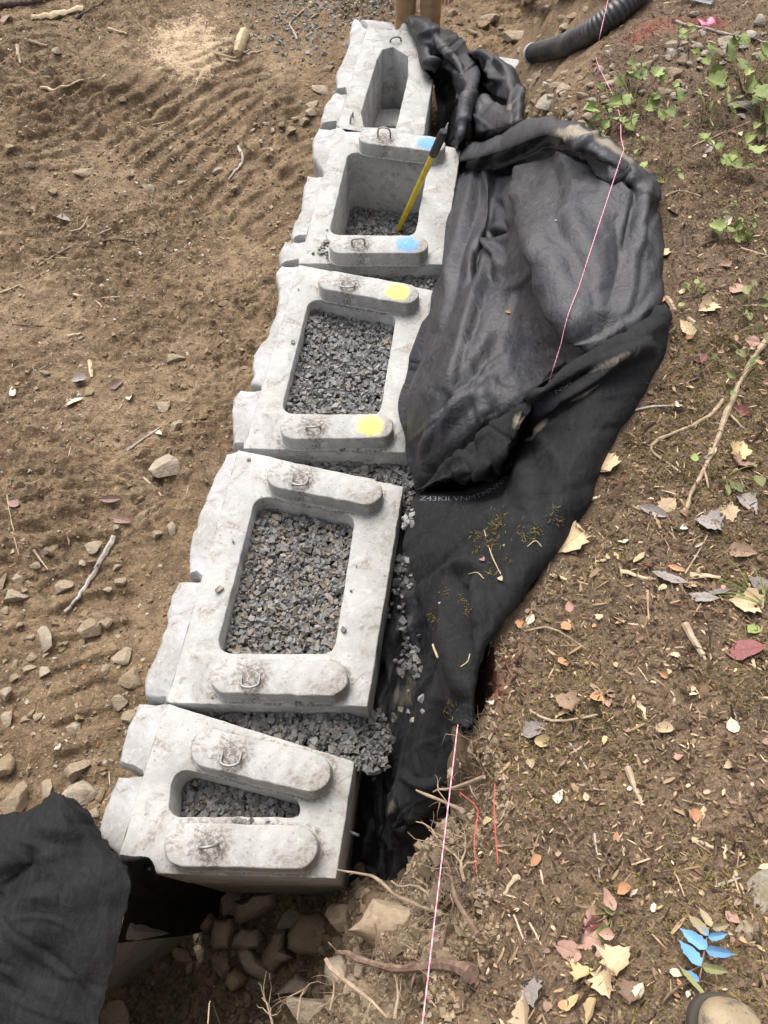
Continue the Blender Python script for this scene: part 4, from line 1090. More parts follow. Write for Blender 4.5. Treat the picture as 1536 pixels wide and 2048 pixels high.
for q, lb in [((350, 720, 38, 34), 'single tan stone with a notched top left of the yellow-marked block'), ((324, 817, 36, 28), 'flat angular brown stone left of the yellow-marked block\'s lower corner'), ((352, 855, 34, 26), 'lower of two flat brown stones left of the yellow-marked block'), ((332, 938, 62, 46), 'half-buried broad tan stone beside the joint of second and yellow-marked blocks'),
              ((178, 786, 28, 24), 'brown stone in a heap of twigs and bark on the dirt'), ((165, 350, 42, 24), 'dark wedge-shaped stone in churned dirt far left'), ((642, 180, 42, 28), 'largest tan stone beside the far corner block\'s face'), ((20, 302, 26, 22), 'pale stone at the left edge of the track-marked dirt'), ((115, 107, 26, 24), 'flat pale stone near twigs at the upper left')]:
    stone(q[0], q[1], q[2], lb, 'named stones left of the wall', q[3])
L2 = ('small tan stone scattered on the track-marked dirt beside the far half of the wall', 'small stones on the far dirt')
for q in [(367, 775, 18), (88, 747, 18), (449, 610, 32, 18), (632, 32, 14), (625, 212, 34, 20), (607, 245, 24), (620, 228, 22), (507, 262, 20), (532, 250, 16), (565, 250, 18), (582, 265, 26), (535, 300, 20, 12), (522, 285, 14), (437, 347, 24), (300, 378, 36, 20), (365, 367, 32, 14), (107, 388, 24), (655, 140, 30, 16), (245, 202, 16), (545, 262, 14), (590, 240, 14), (600, 205, 14), (510, 250, 12), (260, 355, 16), (530, 210, 14), (470, 380, 14), (60, 330, 16), (200, 310, 14)]:
    stone(q[0], q[1], q[2], L2[0], L2[1], q[3] if len(q) > 3 else None)
L3 = ('tan stone lying on the lower dirt beyond the far fabric near the pipe end', 'stones beyond the far fabric')
for q in [(965, 55, 36, 24), (980, 38, 40, 22), (1130, 57, 28, 20), (1075, 43, 20), (1078, 75, 16), (1145, 35, 28), (1173, 20, 18), (1125, 40, 26), (923, 82, 28, 16), (943, 67, 24, 14), (920, 47, 14), (1078, 155, 34, 22), (1098, 180, 26), (1058, 245, 22), (1038, 102, 16), (1128, 180, 40, 34), (1100, 165, 20), (1115, 200, 22), (1060, 165, 16), (905, 30, 20), (1000, 60, 14), (1090, 20, 18), (1240, 20, 14), (1100, 240, 20)]:
    stone(q[0], q[1], q[2], L3[0], L3[1], q[3] if len(q) > 3 else None)
stone(1028, 77, 62, 'long tan boulder lying on the lower dirt between fabric and pipe end', 'named stones beyond the wall', 34, mesh=ROCKS[4])
stone(1095, 215, 62, 'big pale angular rock at the foot of the bank right of the far fabric', 'named stones beyond the wall', 54, sink=0.15, grey=True)
L4 = ('grey stone in the rubble patch on the far bank below the pink paint', 'rubble on the far bank')
for q in [(1343, 95, 30), (1348, 147, 36, 32), (1363, 122, 26), (1393, 95, 26), (1433, 112, 28), (1488, 95, 22), (1508, 117, 24), (1388, 32, 22), (1518, 45, 38), (1298, 132, 26), (1333, 117, 20), (1410, 107, 18), (1353, 197, 26), (1318, 145, 26), (1273, 135, 20), (1208, 37, 18), (1380, 130, 22), (1310, 118, 20), (1400, 125, 18), (1420, 90, 20), (1460, 120, 20), (1340, 165, 20), (1290, 160, 18), (1470, 70, 20), (1500, 75, 24), (1325, 185, 44, 16), (1180, 175, 20), (1200, 140, 16), (1240, 185, 16), (1265, 205, 18), (1150, 215, 22), (1165, 195, 26), (1140, 235, 20), (1185, 205, 18), (1175, 235, 22), (1205, 175, 20), (1225, 150, 18), (1160, 160, 22), (1130, 150, 20), (1215, 110, 18), (1190, 120, 16)]:
    stone(q[0], q[1], q[2], L4[0], L4[1], q[3] if len(q) > 3 else None, grey=(q[0] % 3 == 0))
stone(1453, 90, 52, 'largest grey stone of the rubble patch on the far bank', 'named stones on the bank', 42, grey=True)
stone(1483, 218, 52, 'flat pale stone among green leaves at the far right', 'named stones on the bank', 22, grey=True)
stone(1525, 1800, 74, 'mossy grey stone cut by the right edge near the boot', 'named stones on the bank', 120, sink=0.35, mesh=rock_mesh(177, 4, M['mossy'], 9, .6))
stone(1487, 1868, 44, 'small dark rounded stone just left of the mossy one', 'named stones on the bank', 50, sink=0.4)
r = np.random.default_rng(404)
for _ in range(34):
    stone(r.uniform(0, 300), r.uniform(1040, 1640), r.uniform(11, 24), L1[0], L1[1], sink=0.4)
for _ in range(26):
    stone(r.uniform(1055, 1260), r.uniform(125, 255), r.uniform(11, 26), L3[0], L3[1], sink=0.4)
for _ in range(26):
    stone(r.uniform(1270, 1536), r.uniform(60, 190), r.uniform(10, 24), L4[0], L4[1], sink=0.35, grey=bool(r.random() < .4))
# rocks in the pit
def rock_outline(pts, h, label, z=None, seed=0, tilt=(0, 0)):
    c0 = np.mean(pts, axis=0); zc = (UT(*c0)[2] + h * .55) if z is None else z
    L = resample(ccw(px_loop(pts, zc)), .035); r_ = np.random.default_rng(seed); c = L.mean(0)
    L = L + r_.normal(0, .004, L.shape); bm = bmesh.new(); rings = []
    for sc, dz in ((.80, -h), (.97, -h * .6), (1.0, -h * .28), (.93, -.01), (.72, .018), (.40, .03)):
        Q = c + (L - c) * sc; zz = zc + dz + (Q[:, 0] - c[0]) * tilt[0] + (Q[:, 1] - c[1]) * tilt[1] + .012 * noise2(Q[:, 0] * 14, Q[:, 1] * 14, seed) + .006 * noise2(Q[:, 0] * 40, Q[:, 1] * 40, seed + 1)
        Q = Q + .008 * np.column_stack([noise2(Q[:, 0] * 20, Q[:, 1] * 20 + dz * 9, seed + 2), noise2(Q[:, 0] * 20 + 9, Q[:, 1] * 20 + dz * 9, seed + 3)])
        rings.append([bm.verts.new((a, b, d)) for (a, b), d in zip(Q, zz)])
    n = len(L)
    for A, B in zip(rings[:-1], rings[1:]):
        for i in range(n): bm.faces.new((A[i], A[(i + 1) % n], B[(i + 1) % n], B[i]))
    bm.faces.new(rings[-1]); bm.faces.new(rings[0][::-1])
    o = bm_obj('stone', bm, M['pit_stone'], None, (c[0], c[1], zc - h), 40)
    tag(o, label, 'stone', 'rocks in the pit in front of the wall')
rock_outline([(742, 1797), (697, 1860), (772, 1910), (800, 1882), (862, 1858), (866, 1822), (850, 1806)], .22, 'large pale slab of rock wedged under the roots right of the pit', .12, 1, (.25, .1))
rock_outline([(638, 1820), (594, 1831), (570, 1870), (570, 1893), (594, 1909), (627, 1913), (656, 1903), (679, 1890), (677, 1838), (656, 1830)], .25, 'largest boulder in the middle of the pit in front of the nearest block', None, 2, (.1, -.1))
rock_outline([(549, 1864), (570, 1854), (568, 1896), (588, 1913), (549, 1947), (519, 1932), (515, 1906)], .2, 'tilted brown rock left of the largest boulder in the pit', None, 3, (.3, 0))
rock_outline([(428, 1842), (462, 1838), (466, 1858), (459, 1894), (431, 1900), (415, 1892), (418, 1868)], .2, 'squarish tan rock in the pit near the torn fabric edge', None, 4)
rock_outline([(483, 1850), (519, 1861), (524, 1879), (511, 1897), (458, 1898), (466, 1871)], .2, 'angular tan rock right of the squarish one in the pit', None, 5, (0, -.2))
rock_outline([(472, 1897), (491, 1892), (514, 1918), (549, 1952), (527, 1972), (496, 1949), (475, 1926)], .18, 'long sloping rock lying across the pit rubble', None, 6, (-.2, .2))
rock_outline([(467, 1936), (491, 1959), (480, 1980), (462, 1985), (446, 1972), (452, 1949)], .18, 'rounded grey rock at the lower end of the pit rubble', None, 7)
rock_outline([(465, 1803), (511, 1792), (548, 1790), (549, 1811), (514, 1832), (480, 1848), (467, 1832)], .2, 'broad brown rock tucked under the front face of the nearest block', None, 8, (0, -.2))
rock_outline([(422, 1815), (426, 1842), (410, 1861), (387, 1855), (384, 1840)], .2, 'shadowed rock at the edge of the black drape in the pit', None, 9)
rock_outline([(650, 1919), (682, 1906), (698, 1926), (702, 1958), (695, 1981), (663, 1975), (646, 1945)], .2, 'dark rock in the pit below the broken thick root', None, 10)
rock_outline([(542, 1991), (591, 1945), (607, 1961), (630, 1971), (630, 1991), (572, 1997)], .18, 'wide flat rock near the front of the pit', None, 11, (0, .2))
for i, (px, py, w, h, sk, lb) in enumerate([
    
    
    
    
    (462, 1804, 40, 46, .1, 'rock under the front face of the nearest block, left one'), 
    (370, 1906, 30, 32, .1, 'smallest dark rock beside the leaning concrete block in the pit'), (402, 1903, 30, 30, .1, 'small square rock in shadow near the concrete block in the pit'),
    (379, 1928, 30, 24, .1, 'thin pale rock fragment in the pit shadow'), (444, 1930, 42, 38, .1, 'grey rock in the middle of the pit rubble'), 
    (700, 1975, 50, 40, .1, 'brown rock half hidden behind root hairs'), (625, 2030, 96, 62, .2, 'pale clay-covered rock at the bottom edge of the picture'),
    (228, 2030, 72, 50, .2, 'pale brown rock at the bottom beside the black felt'), (735, 1990, 54, 40, .25, 'pale clay lump below the thick broken root'), (585, 1840, 60, 40, .1, 'rock in shadow between the largest boulder and the block'), (690, 1835, 60, 50, .1, 'brown rock between the largest boulder and the pale slab')]):
    stone(px, py, w * 1.12, lb, 'rocks in the pit in front of the wall', h * 1.12, sk * .3, mesh=rock_mesh(300 + i, 4, M['pit_stone'], 12, 0.6))
L5 = ('small brown rock fragment among the larger rocks in the dark pit', 'small rocks in the pit')
for q in [(395, 1870, 24), (425, 1815, 26), (560, 1860, 28), (520, 1860, 24), (480, 1835, 26), (530, 1960, 30), (420, 1965, 26), (650, 1900, 30), (480, 1910, 26), (560, 1945, 30), (640, 1985, 30), (350, 1940, 22), (560, 2010, 30), (660, 1880, 34), (440, 1990, 24), (640, 1830, 34), (720, 1940, 30), (770, 1950, 26)]:
    stone(q[0], q[1], q[2], L5[0], L5[1])

# leaning lower concrete block under the felt
a_, b_ = U(372, 1868, -1.1), U(195, 2018, -1.1)
d_ = (b_ - a_)[:2]; d_ /= np.linalg.norm(d_); n_ = np.array([d_[1], -d_[0]]) * (1 if d_[1] < 0 else -1)
n_ = n_ if n_[0] < 0 else -n_
lo_ = np.array([a_[:2], b_[:2] + d_ * 0.2, b_[:2] + d_ * 0.2 + n_ * 0.3, a_[:2] + n_ * 0.3])
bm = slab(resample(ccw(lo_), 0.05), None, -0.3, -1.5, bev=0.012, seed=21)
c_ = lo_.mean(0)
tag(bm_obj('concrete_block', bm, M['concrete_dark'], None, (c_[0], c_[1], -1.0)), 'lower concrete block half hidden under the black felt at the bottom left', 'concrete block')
# pale corner of a concrete block sticking out behind the far fabric
q = U(1048, 182, -0.35)
bm = slab(resample(ccw(round_poly([(q[0] - .25, q[1] - .05), (q[0] + .02, q[1] - .12), (q[0] + .10, q[1] + .12), (q[0] - .18, q[1] + .2)], 0.02)), 0.04), None, -0.22, -0.75, seed=22)
tag(bm_obj('concrete_block', bm, M['concrete'], None, (q[0], q[1], -0.75)), 'pale concrete block corner showing behind the crumpled far fabric', 'concrete block')
o = BLK['A']['root']
v, f = tube_mesh([U(698, 1663, -.2), U(718, 1671, -.2)], 0.006, 8)
link('steel_pin', new_mesh('steel_pin', v - np.array(o.location), f, M['steel'], True), o)

# ------------------------------------------------------------------ loose pebbles, crumbs, gravel spill, litter (uncountable)
def on_left(n, r, xr=(-3.4, 0.9), yr=(-0.3, 7.5)):
    q = r.uniform((xr[0], yr[0]), (xr[1], yr[1]), (n, 2))
    s = np.where(inside(q[:, 0], q[:, 1], POLY), 1, 0)
    return q[(s == 0)]
r = np.random.default_rng(77)
q = on_left(26000, r); dn = fbm(q[:, 0] * 1.2, q[:, 1] * 1.2, 3, 91)
q = q[(dn + r.normal(0, 0.25, len(q)) + 0.35 * (q[:, 1] < 1.6)) > 0.05]
w_in = inside(q[:, 0], q[:, 1], low); q = q[~w_in]
P = np.column_stack([q, height(q[:, 0], q[:, 1]) + 0.001])
k_ = r.random(len(P))[:, None]
cols = np.array([0.13, 0.09, 0.055]) * (1 - k_) + np.array([0.42, 0.33, 0.23]) * k_
cols[r.random(len(P)) < 0.06] = [0.36, 0.19, 0.10]; cols[r.random(len(P)) < 0.08] = [0.48, 0.45, 0.40]
V, Fq, C = chips(P, 0.008 * np.exp(np.clip(r.normal(0, 0.5, len(P)), -1, 1.2)), cols, 78, 0.6)
V, c0 = centred(V); tag(link('pebbles', new_mesh('pebbles', V, Fq, M['pebble'], False, C), None, c0), 'small pebbles and crumbs strewn over the brown dirt', 'pebbles', None, 'stuff')
q = on_left(16000, r); dn = fbm(q[:, 0] * 1.1 + 4, q[:, 1] * 1.1, 3, 191)
q = q[(dn + r.normal(0, 0.22, len(q))) > 0.02]; q = q[~inside(q[:, 0], q[:, 1], low)]
P = np.column_stack([q, height(q[:, 0], q[:, 1]) - 0.001]); k_ = r.random(len(P))[:, None]
cols = np.array([0.15, 0.104, 0.062]) * (1 - k_) + np.array([0.29, 0.21, 0.13]) * k_
V, Fq, C = chips(P, 0.011 * np.exp(np.clip(r.normal(0, 0.5, len(P)), -1, 1.0)), cols, 178, 0.6, (1, .85, .7))
V, c0 = centred(V); tag(link('dirt_clods', new_mesh('dirt_clods', V, Fq, M['pebble'], False, C), None, c0), 'crumbled brown soil clods all over the trampled ground', 'soil', None, 'stuff')
# grey gravel dust behind the corner block and across the far dirt
q = on_left(5200, r, (-1.2, 0.8), (4.2, 8.5)); c1 = UT(700, 18); c2 = UT(600, 40)
d = np.minimum(np.hypot((q[:, 0] - c1[0]) / .5, (q[:, 1] - c1[1]) / .45), np.hypot((q[:, 0] - c2[0]) / 0.9, (q[:, 1] - c2[1]) / 1.0) + 0.55)
q = q[(d + r.normal(0, 0.25, len(q)) < 0.95)]; q = q[~inside(q[:, 0], q[:, 1], low)]
P = np.column_stack([q, height(q[:, 0], q[:, 1]) + 0.004])
V, Fq, C = chips(P, 0.02 * np.exp(r.normal(0, 0.3, len(P))), grey_cols(len(P), r, 0.15) * 1.2, 79, 0.6)
V, c0 = centred(V); tag(link('gravel', new_mesh('gravel', V, Fq, M['gravel'], False, C), None, c0), 'loose grey gravel spilled on the dirt behind the far corner block', 'gravel', None, 'stuff')
# gravel bits on the trench fabric and on the blocks
pts = []
for cx, cy, sd, n in [(818, 1330, 14, 26), (828, 1295, 10, 14), (800, 1170, 14, 10), (765, 1480, 12, 10), (800, 1430, 25, 10), (752, 1540, 8, 8), (795, 1215, 14, 8), (815, 1250, 10, 6), (805, 1130, 8, 30), (815, 1040, 8, 40)]:
    for _ in range(n):
        h = UF(cx + r.normal(0, sd), cy + r.normal(0, sd))
        if h: pts.append(h[0] + h[1] * 0.006)
P = np.array([p[:] for p in pts])
V, Fq, C = chips(P, 0.02 * np.exp(r.normal(0, 0.25, len(P))), grey_cols(len(P), r, 0.05) * 1.3, 80, 0.6)
V, c0 = centred(V); tag(link('gravel', new_mesh('gravel', V, Fq, M['gravel'], False, C), None, c0), 'stray gravel chips lying on the black trench lining', 'gravel', None, 'stuff')
pts = []
for cx, cy, sx, sy, n in [(650, 495, 8, 14, 26), (600, 1408, 20, 3, 5), (330, 1404, 10, 2, 4), (425, 1500, 4, 4, 3), (490, 1644, 14, 2, 10), (430, 1380, 6, 6, 3), (620, 1370, 40, 6, 5), (640, 565, 8, 3, 6), (700, 900, 40, 2, 6), (520, 1165, 80, 200, 14), (690, 1180, 25, 90, 6), (600, 720, 20, 120, 6)]:
    for _ in range(n):
        p_ = U(cx + r.normal(0, sx), cy + r.normal(0, sy), 0.006)
        if any(inside(p_[0:1], p_[1:2], b['out'])[0] and not inside(p_[0:1], p_[1:2], b['hole'])[0] for b in BLK.values()): pts.append(p_)
P = np.array(pts)
V, Fq, C = chips(P, 0.013 * np.exp(r.normal(0, 0.35, len(P))), grey_cols(len(P), r, 0.2), 81, 0.6)
V, c0 = centred(V); tag(link('gravel', new_mesh('gravel', V, Fq, M['gravel'], False, C), None, c0), 'few stray gravel chips on top of the concrete blocks', 'gravel', None, 'stuff')

def under_fabric(x, y):
    i = np.clip(np.searchsorted(GX, x), 0, nx - 1); j = np.clip(np.searchsorted(GY, y), 0, ny - 1)
    return _low[j, i] < 8
def on_bank(n, r, xr=(0.0, 3.0), yr=(-0.45, 4.6), margin=0.0):
    q = r.uniform((xr[0], yr[0]), (xr[1], yr[1]), (n, 2))
    ins = inside(q[:, 0], q[:, 1], POLY) & ~under_fabric(q[:, 0], q[:, 1])
    return q[ins]
def slivers(q, length, width, cols, seed, up=0.25, lift=0.003):
    r = np.random.default_rng(seed); n = len(q)
    a = r.uniform(0, 2 * math.pi, n); el = r.normal(0, up, n)
    d = np.column_stack([np.cos(a) * np.cos(el), np.sin(a) * np.cos(el), np.sin(el)]); s = np.column_stack([-np.sin(a), np.cos(a), r.normal(0, .5, n)])
    P = np.column_stack([q, height(q[:, 0], q[:, 1]) + lift + np.abs(np.sin(el)) * length * 0.5])
    L, W = d * (length * 0.5)[:, None], s * (width * 0.5)[:, None]
    V = np.stack([P - L - W * .6, P - L + W * .6, P + W * 1.0 + np.array([0, 0, .002]), P + L + W * .4, P + L - W * .4, P - W * 1.0 + np.array([0, 0, .002])], 1)
    b = 6 * np.arange(n)[:, None]
    Fq = np.vstack([b + np.array([0, 1, 2, 5]), b + np.array([5, 2, 3, 4])])
    return V.reshape(-1, 3), Fq, np.repeat(cols, 6, 0)
q = on_bank(150000, r); q = q[r.random(len(q)) < np.clip(1.1 - 0.22 * q[:, 1], 0.25, 1)]
n = len(q); k_ = r.random(n)
pal = np.array([[0.035, 0.025, 0.018], [0.075, 0.052, 0.036], [0.15, 0.108, 0.072], [0.28, 0.21, 0.14], [0.48, 0.39, 0.28], [0.12, 0.06, 0.04]])
cols = pal[r.choice(6, n, p=[.17, .24, .28, .20, .06, .05])] * np.array([1.08, .99, .9]) * r.uniform(0.8, 1.2, (n, 1))
V, Fq, C = slivers(q, 0.0115 * np.exp(r.normal(0, .6, n)), 0.0034 * np.exp(r.normal(0, .5, n)), cols, 83)
V, c0 = centred(V); tag(link('leaf_litter', new_mesh('leaf_litter', V, Fq, M['litter'], False, C), None, c0), 'fine wood chips, needles and crumbled litter covering the bank', 'leaf litter', None, 'stuff')
q = on_left(5000, r); q = q[~inside(q[:, 0], q[:, 1], low)]; q = q[fbm(q[:, 0] * 1.5, q[:, 1] * 1.5, 2, 95) + r.normal(0, .2, len(q)) > 0.12]; n = len(q)
cols = np.array([[0.12, 0.08, 0.05], [0.25, 0.18, 0.11], [0.45, 0.36, 0.25]])[r.choice(3, n, p=[.4, .35, .25])]
V, Fq, C = slivers(q, 0.03 * np.exp(r.normal(0, .6, n)), 0.004 * np.exp(r.normal(0, .3, n)), cols, 84)
V, c0 = centred(V); tag(link('wood_splinters', new_mesh('wood_splinters', V, Fq, M['litter'], False, C), None, c0), 'tiny twigs and splinters scattered over the dirt left of the wall', 'splinters', None, 'stuff')
# moss: tufts of tiny upright blades in patches
q = on_bank(130000, r, (0.1, 2.4), (-0.4, 3.2)); mz = fbm(q[:, 0] * 2.3, q[:, 1] * 2.3, 3, 97)
cm = [(1420, 880, .30), (1340, 850, .2), (1500, 1150, .15), (1180, 1430, .12), (1140, 1560, .1), (1500, 1350, .15), (1490, 1860, .14), (1230, 1880, .1), (1300, 1940, .12), (1450, 1960, .12), (1380, 1820, .08), (1110, 1500, .1), (1420, 720, .2), (1150, 1300, .06)]
mk = np.zeros(len(q))
for px, py, rad in cm:
    p = UT(px, py); mk += np.exp(-((q[:, 0] - p[0]) ** 2 + (q[:, 1] - p[1]) ** 2) / (rad * rad))
q = q[(mk * 1.1 + mz * 0.9 + r.normal(0, .18, len(q))) > 0.42]; n = len(q)
k_ = r.random(n)[:, None]; cols = np.array([0.10, 0.075, 0.024]) * (1 - k_) + np.array([0.26, 0.205, 0.07]) * k_
cols[r.random(n) < 0.06] = [0.12, 0.13, 0.035]
V, Fq, C = slivers(q, 0.009 * np.exp(r.normal(0, .4, n)), 0.0022 * np.exp(r.normal(0, .3, n)), cols, 85, 0.9, 0.003)
V, c0 = centred(V); tag(link('moss', new_mesh('moss', V, Fq, M['moss'], False, C), None, c0), 'olive brown moss growing in patches on the bank', 'moss', None, 'stuff')
# crumbly dry soil along the cut rim, and rubble in the pit
q = r.uniform((-0.6, -0.4), (1.2, 1.6), (90000, 2)); sd_ = seg_dist(q[:, 0], q[:, 1], RIM); ins_ = inside(q[:, 0], q[:, 1], POLY)
q = q[((ins_ & (sd_ < 0.06)) | (~ins_ & (sd_ < 0.16))) & ~under_fabric(q[:, 0], q[:, 1]) & (r.random(len(q)) < 0.8)]
P = np.column_stack([q, height(q[:, 0], q[:, 1]) + 0.0]); k_ = r.random(len(P))[:, None]
cols = np.array([0.15, 0.108, 0.068]) * (1 - k_) + np.array([0.36, 0.275, 0.185]) * k_
V, Fq, C = chips(P, 0.0062 * np.exp(np.clip(r.normal(0, 0.45, len(P)), -1, 0.9)), cols, 278, 0.0, (1, .85, .75))
V, c0 = centred(V); tag(link('rim_soil', new_mesh('rim_soil', V, Fq, M['pebble'], False, C), None, c0), 'dry crumbly soil along the cut edge of the bank', 'soil', None, 'stuff')
q = r.uniform((-1.2, -0.4), (0.2, 0.35), (3200, 2)); q = q[~inside(q[:, 0], q[:, 1], POLY) & ~inside(q[:, 0], q[:, 1], low)]
P = np.column_stack([q, height(q[:, 0], q[:, 1]) + 0.004]); k_ = r.random(len(P))[:, None]
cols = np.array([0.11, 0.08, 0.05]) * (1 - k_) + np.array([0.26, 0.20, 0.135]) * k_
V, Fq, C = chips(P, 0.014 * np.exp(np.clip(r.normal(0, 0.55, len(P)), -1, 1.1)), cols, 279, 0.0, (1, .85, .7))
V, c0 = centred(V); tag(link('pit_rubble', new_mesh('pit_rubble', V, Fq, M['pebble'], False, C), None, c0), 'loose stony rubble between the rocks in the pit', 'rubble', None, 'stuff')
# root hairs and dry fibres along the cut rim
V_, F_, C_ = [], [], []; off = 0
for px, py, n, sp in [(955, 1330, 50, 16), (950, 1400, 50, 14), (955, 1470, 40, 14), (965, 1560, 60, 20), (935, 1620, 60, 20), (920, 1690, 60, 18), (930, 1760, 70, 22), (900, 1830, 60, 24), (860, 1890, 70, 34), (780, 1920, 70, 40), (720, 1950, 50, 40), (560, 2010, 30, 26), (680, 2000, 50, 40), (830, 1990, 40, 30), (980, 1285, 20, 10), (1040, 1200, 12, 12), (700, 1900, 30, 20)]:
    for _ in range(n):
        p = UT(px + r.normal(0, sp), py + r.normal(0, sp))
        d = r.normal(0, 1, 3); d[0] -= 0.6; d /= np.linalg.norm(d); L = r.uniform(0.02, 0.10)
        m = [p + np.array([0, 0, .005])]
        for s_ in range(3):
            d = d + r.normal(0, 0.45, 3) + np.array([0, 0, .03]); d /= np.linalg.norm(d); m.append(m[-1] + d * L / 3)
        v, f = tube_mesh(np.array(m), np.array([1, .8, .6, .3]) * r.uniform(0.0007, 0.0016), 3, False)
        V_.append(v); F_ += [tuple(i + off for i in x) for x in f]; off += len(v)
        C_.append(np.tile(np.array([0.28, 0.21, 0.14]) * r.uniform(0.5, 1.3), (len(v), 1)))
V = np.vstack(V_); V, c0 = centred(V); tag(link('root_hairs', new_mesh('root_hairs', V, F_, M['litter'], True, np.vstack(C_)), None, c0), 'fine root hairs fringing the cut edge of the bank', 'root hairs', None, 'stuff')
# ------------------------------------------------------------------ sticks, roots, string
def bark_mat(name, c0, c1, scale=30):
    t = NT(name)
    c = t.mix(t.ramp(t.noise(scale, 5, 0.65), [(0.35, 0.0), (0.65, 1.0)]), c0, c1)
    return t.out(c, 0.88, t.bump(t.noise(scale * 3, 4, 0.7), 0.6, 0.004), 0.2)
M['tan_wood'] = bark_mat('dry_tan_wood', (0.24, 0.175, 0.115), (0.42, 0.33, 0.23))
M['pale_wood'] = bark_mat('split_pale_wood', (0.34, 0.26, 0.165), (0.50, 0.40, 0.27))
M['grey_wood'] = bark_mat('weathered_grey_wood', (0.22, 0.19, 0.165), (0.44, 0.40, 0.36))
M['dark_wood'] = bark_mat('dark_damp_wood', (0.055, 0.04, 0.032), (0.14, 0.10, 0.08))
M['root_bark'] = bark_mat('reddish_root_bark', (0.10, 0.062, 0.045), (0.22, 0.15, 0.11), 50)
M['root_pale'] = bark_mat('pale_root', (0.20, 0.145, 0.10), (0.34, 0.26, 0.18))

def stick(name, pts, w, mat, label, cat, group=None, lift=0.6, taper=0.55, wob=0.15, flat=1.0, seg=7, seed=None, branch=0):
    seed = seed if seed is not None else int(pts[0][0] * 7 + pts[0][1])
    r = np.random.default_rng(seed)
    P = []
    for q in pts:
        g_ = UT(q[0], q[1])
        if len(q) == 3:
            p = U(*q)
            if depth_of(g_) < depth_of(p) + 0.01: p = g_ + np.array([0, 0, 0.015])
            P.append(p)
        else: P.append(g_)
    P = np.array(P); rad = w * np.array([depth_of(p) for p in P]).mean() / F_PX / 2
    L = np.linalg.norm(np.diff(P, axis=0), axis=1).sum()
    n = max(6, int(L / 0.03)); C = catmull(P, n) if len(P) > 1 else P
    if len(pts[0]) == 2:
        C[:, 2] = np.maximum(height(C[:, 0], C[:, 1]) * 0.5 + C[:, 2] * 0.5, height(C[:, 0], C[:, 1]) - rad * 0.3) + rad * lift
        if L < 0.35: C[:, 2] = np.linspace(C[0, 2], C[-1, 2], n)
    C += r.normal(0, rad * wob, C.shape)
    tt = np.linspace(0, 1, n)
    R = rad * (1 - (1 - taper) * tt) * (1 + 0.16 * r.normal(0, 1, n))
    v, f = tube_mesh(C, R, seg)
    if flat != 1.0:
        cz = np.repeat(C, seg, 0); v[:, 2] = cz[:, 2] + (v[:, 2] - cz[:, 2]) * flat
    o0 = np.array([C[0, 0], C[0, 1], v[:, 2].min()])
    o = link(name, new_mesh(name, v - o0, f, mat, True, sharp=50), None, o0)
    for b in range(branch):
        k = r.integers(int(n * .3), n - 1); d = C[min(k + 1, n - 1)] - C[k - 1]; d /= np.linalg.norm(d); d = d + r.normal(0, .7, 3); d[2] *= .5; d /= np.linalg.norm(d)
        bl = r.uniform(0.04, 0.10); bp = [C[k]]
        for s_ in range(4): d = d + r.normal(0, .3, 3); d /= np.linalg.norm(d); bp.append(bp[-1] + d * bl / 4)
        v, f = tube_mesh(np.array(bp), np.linspace(R[k] * .55, R[k] * .15, 5), 5)
        link('branch', new_mesh('branch', v - o0, f, mat, True), o)
    return tag(o, label, cat, group)

S = stick
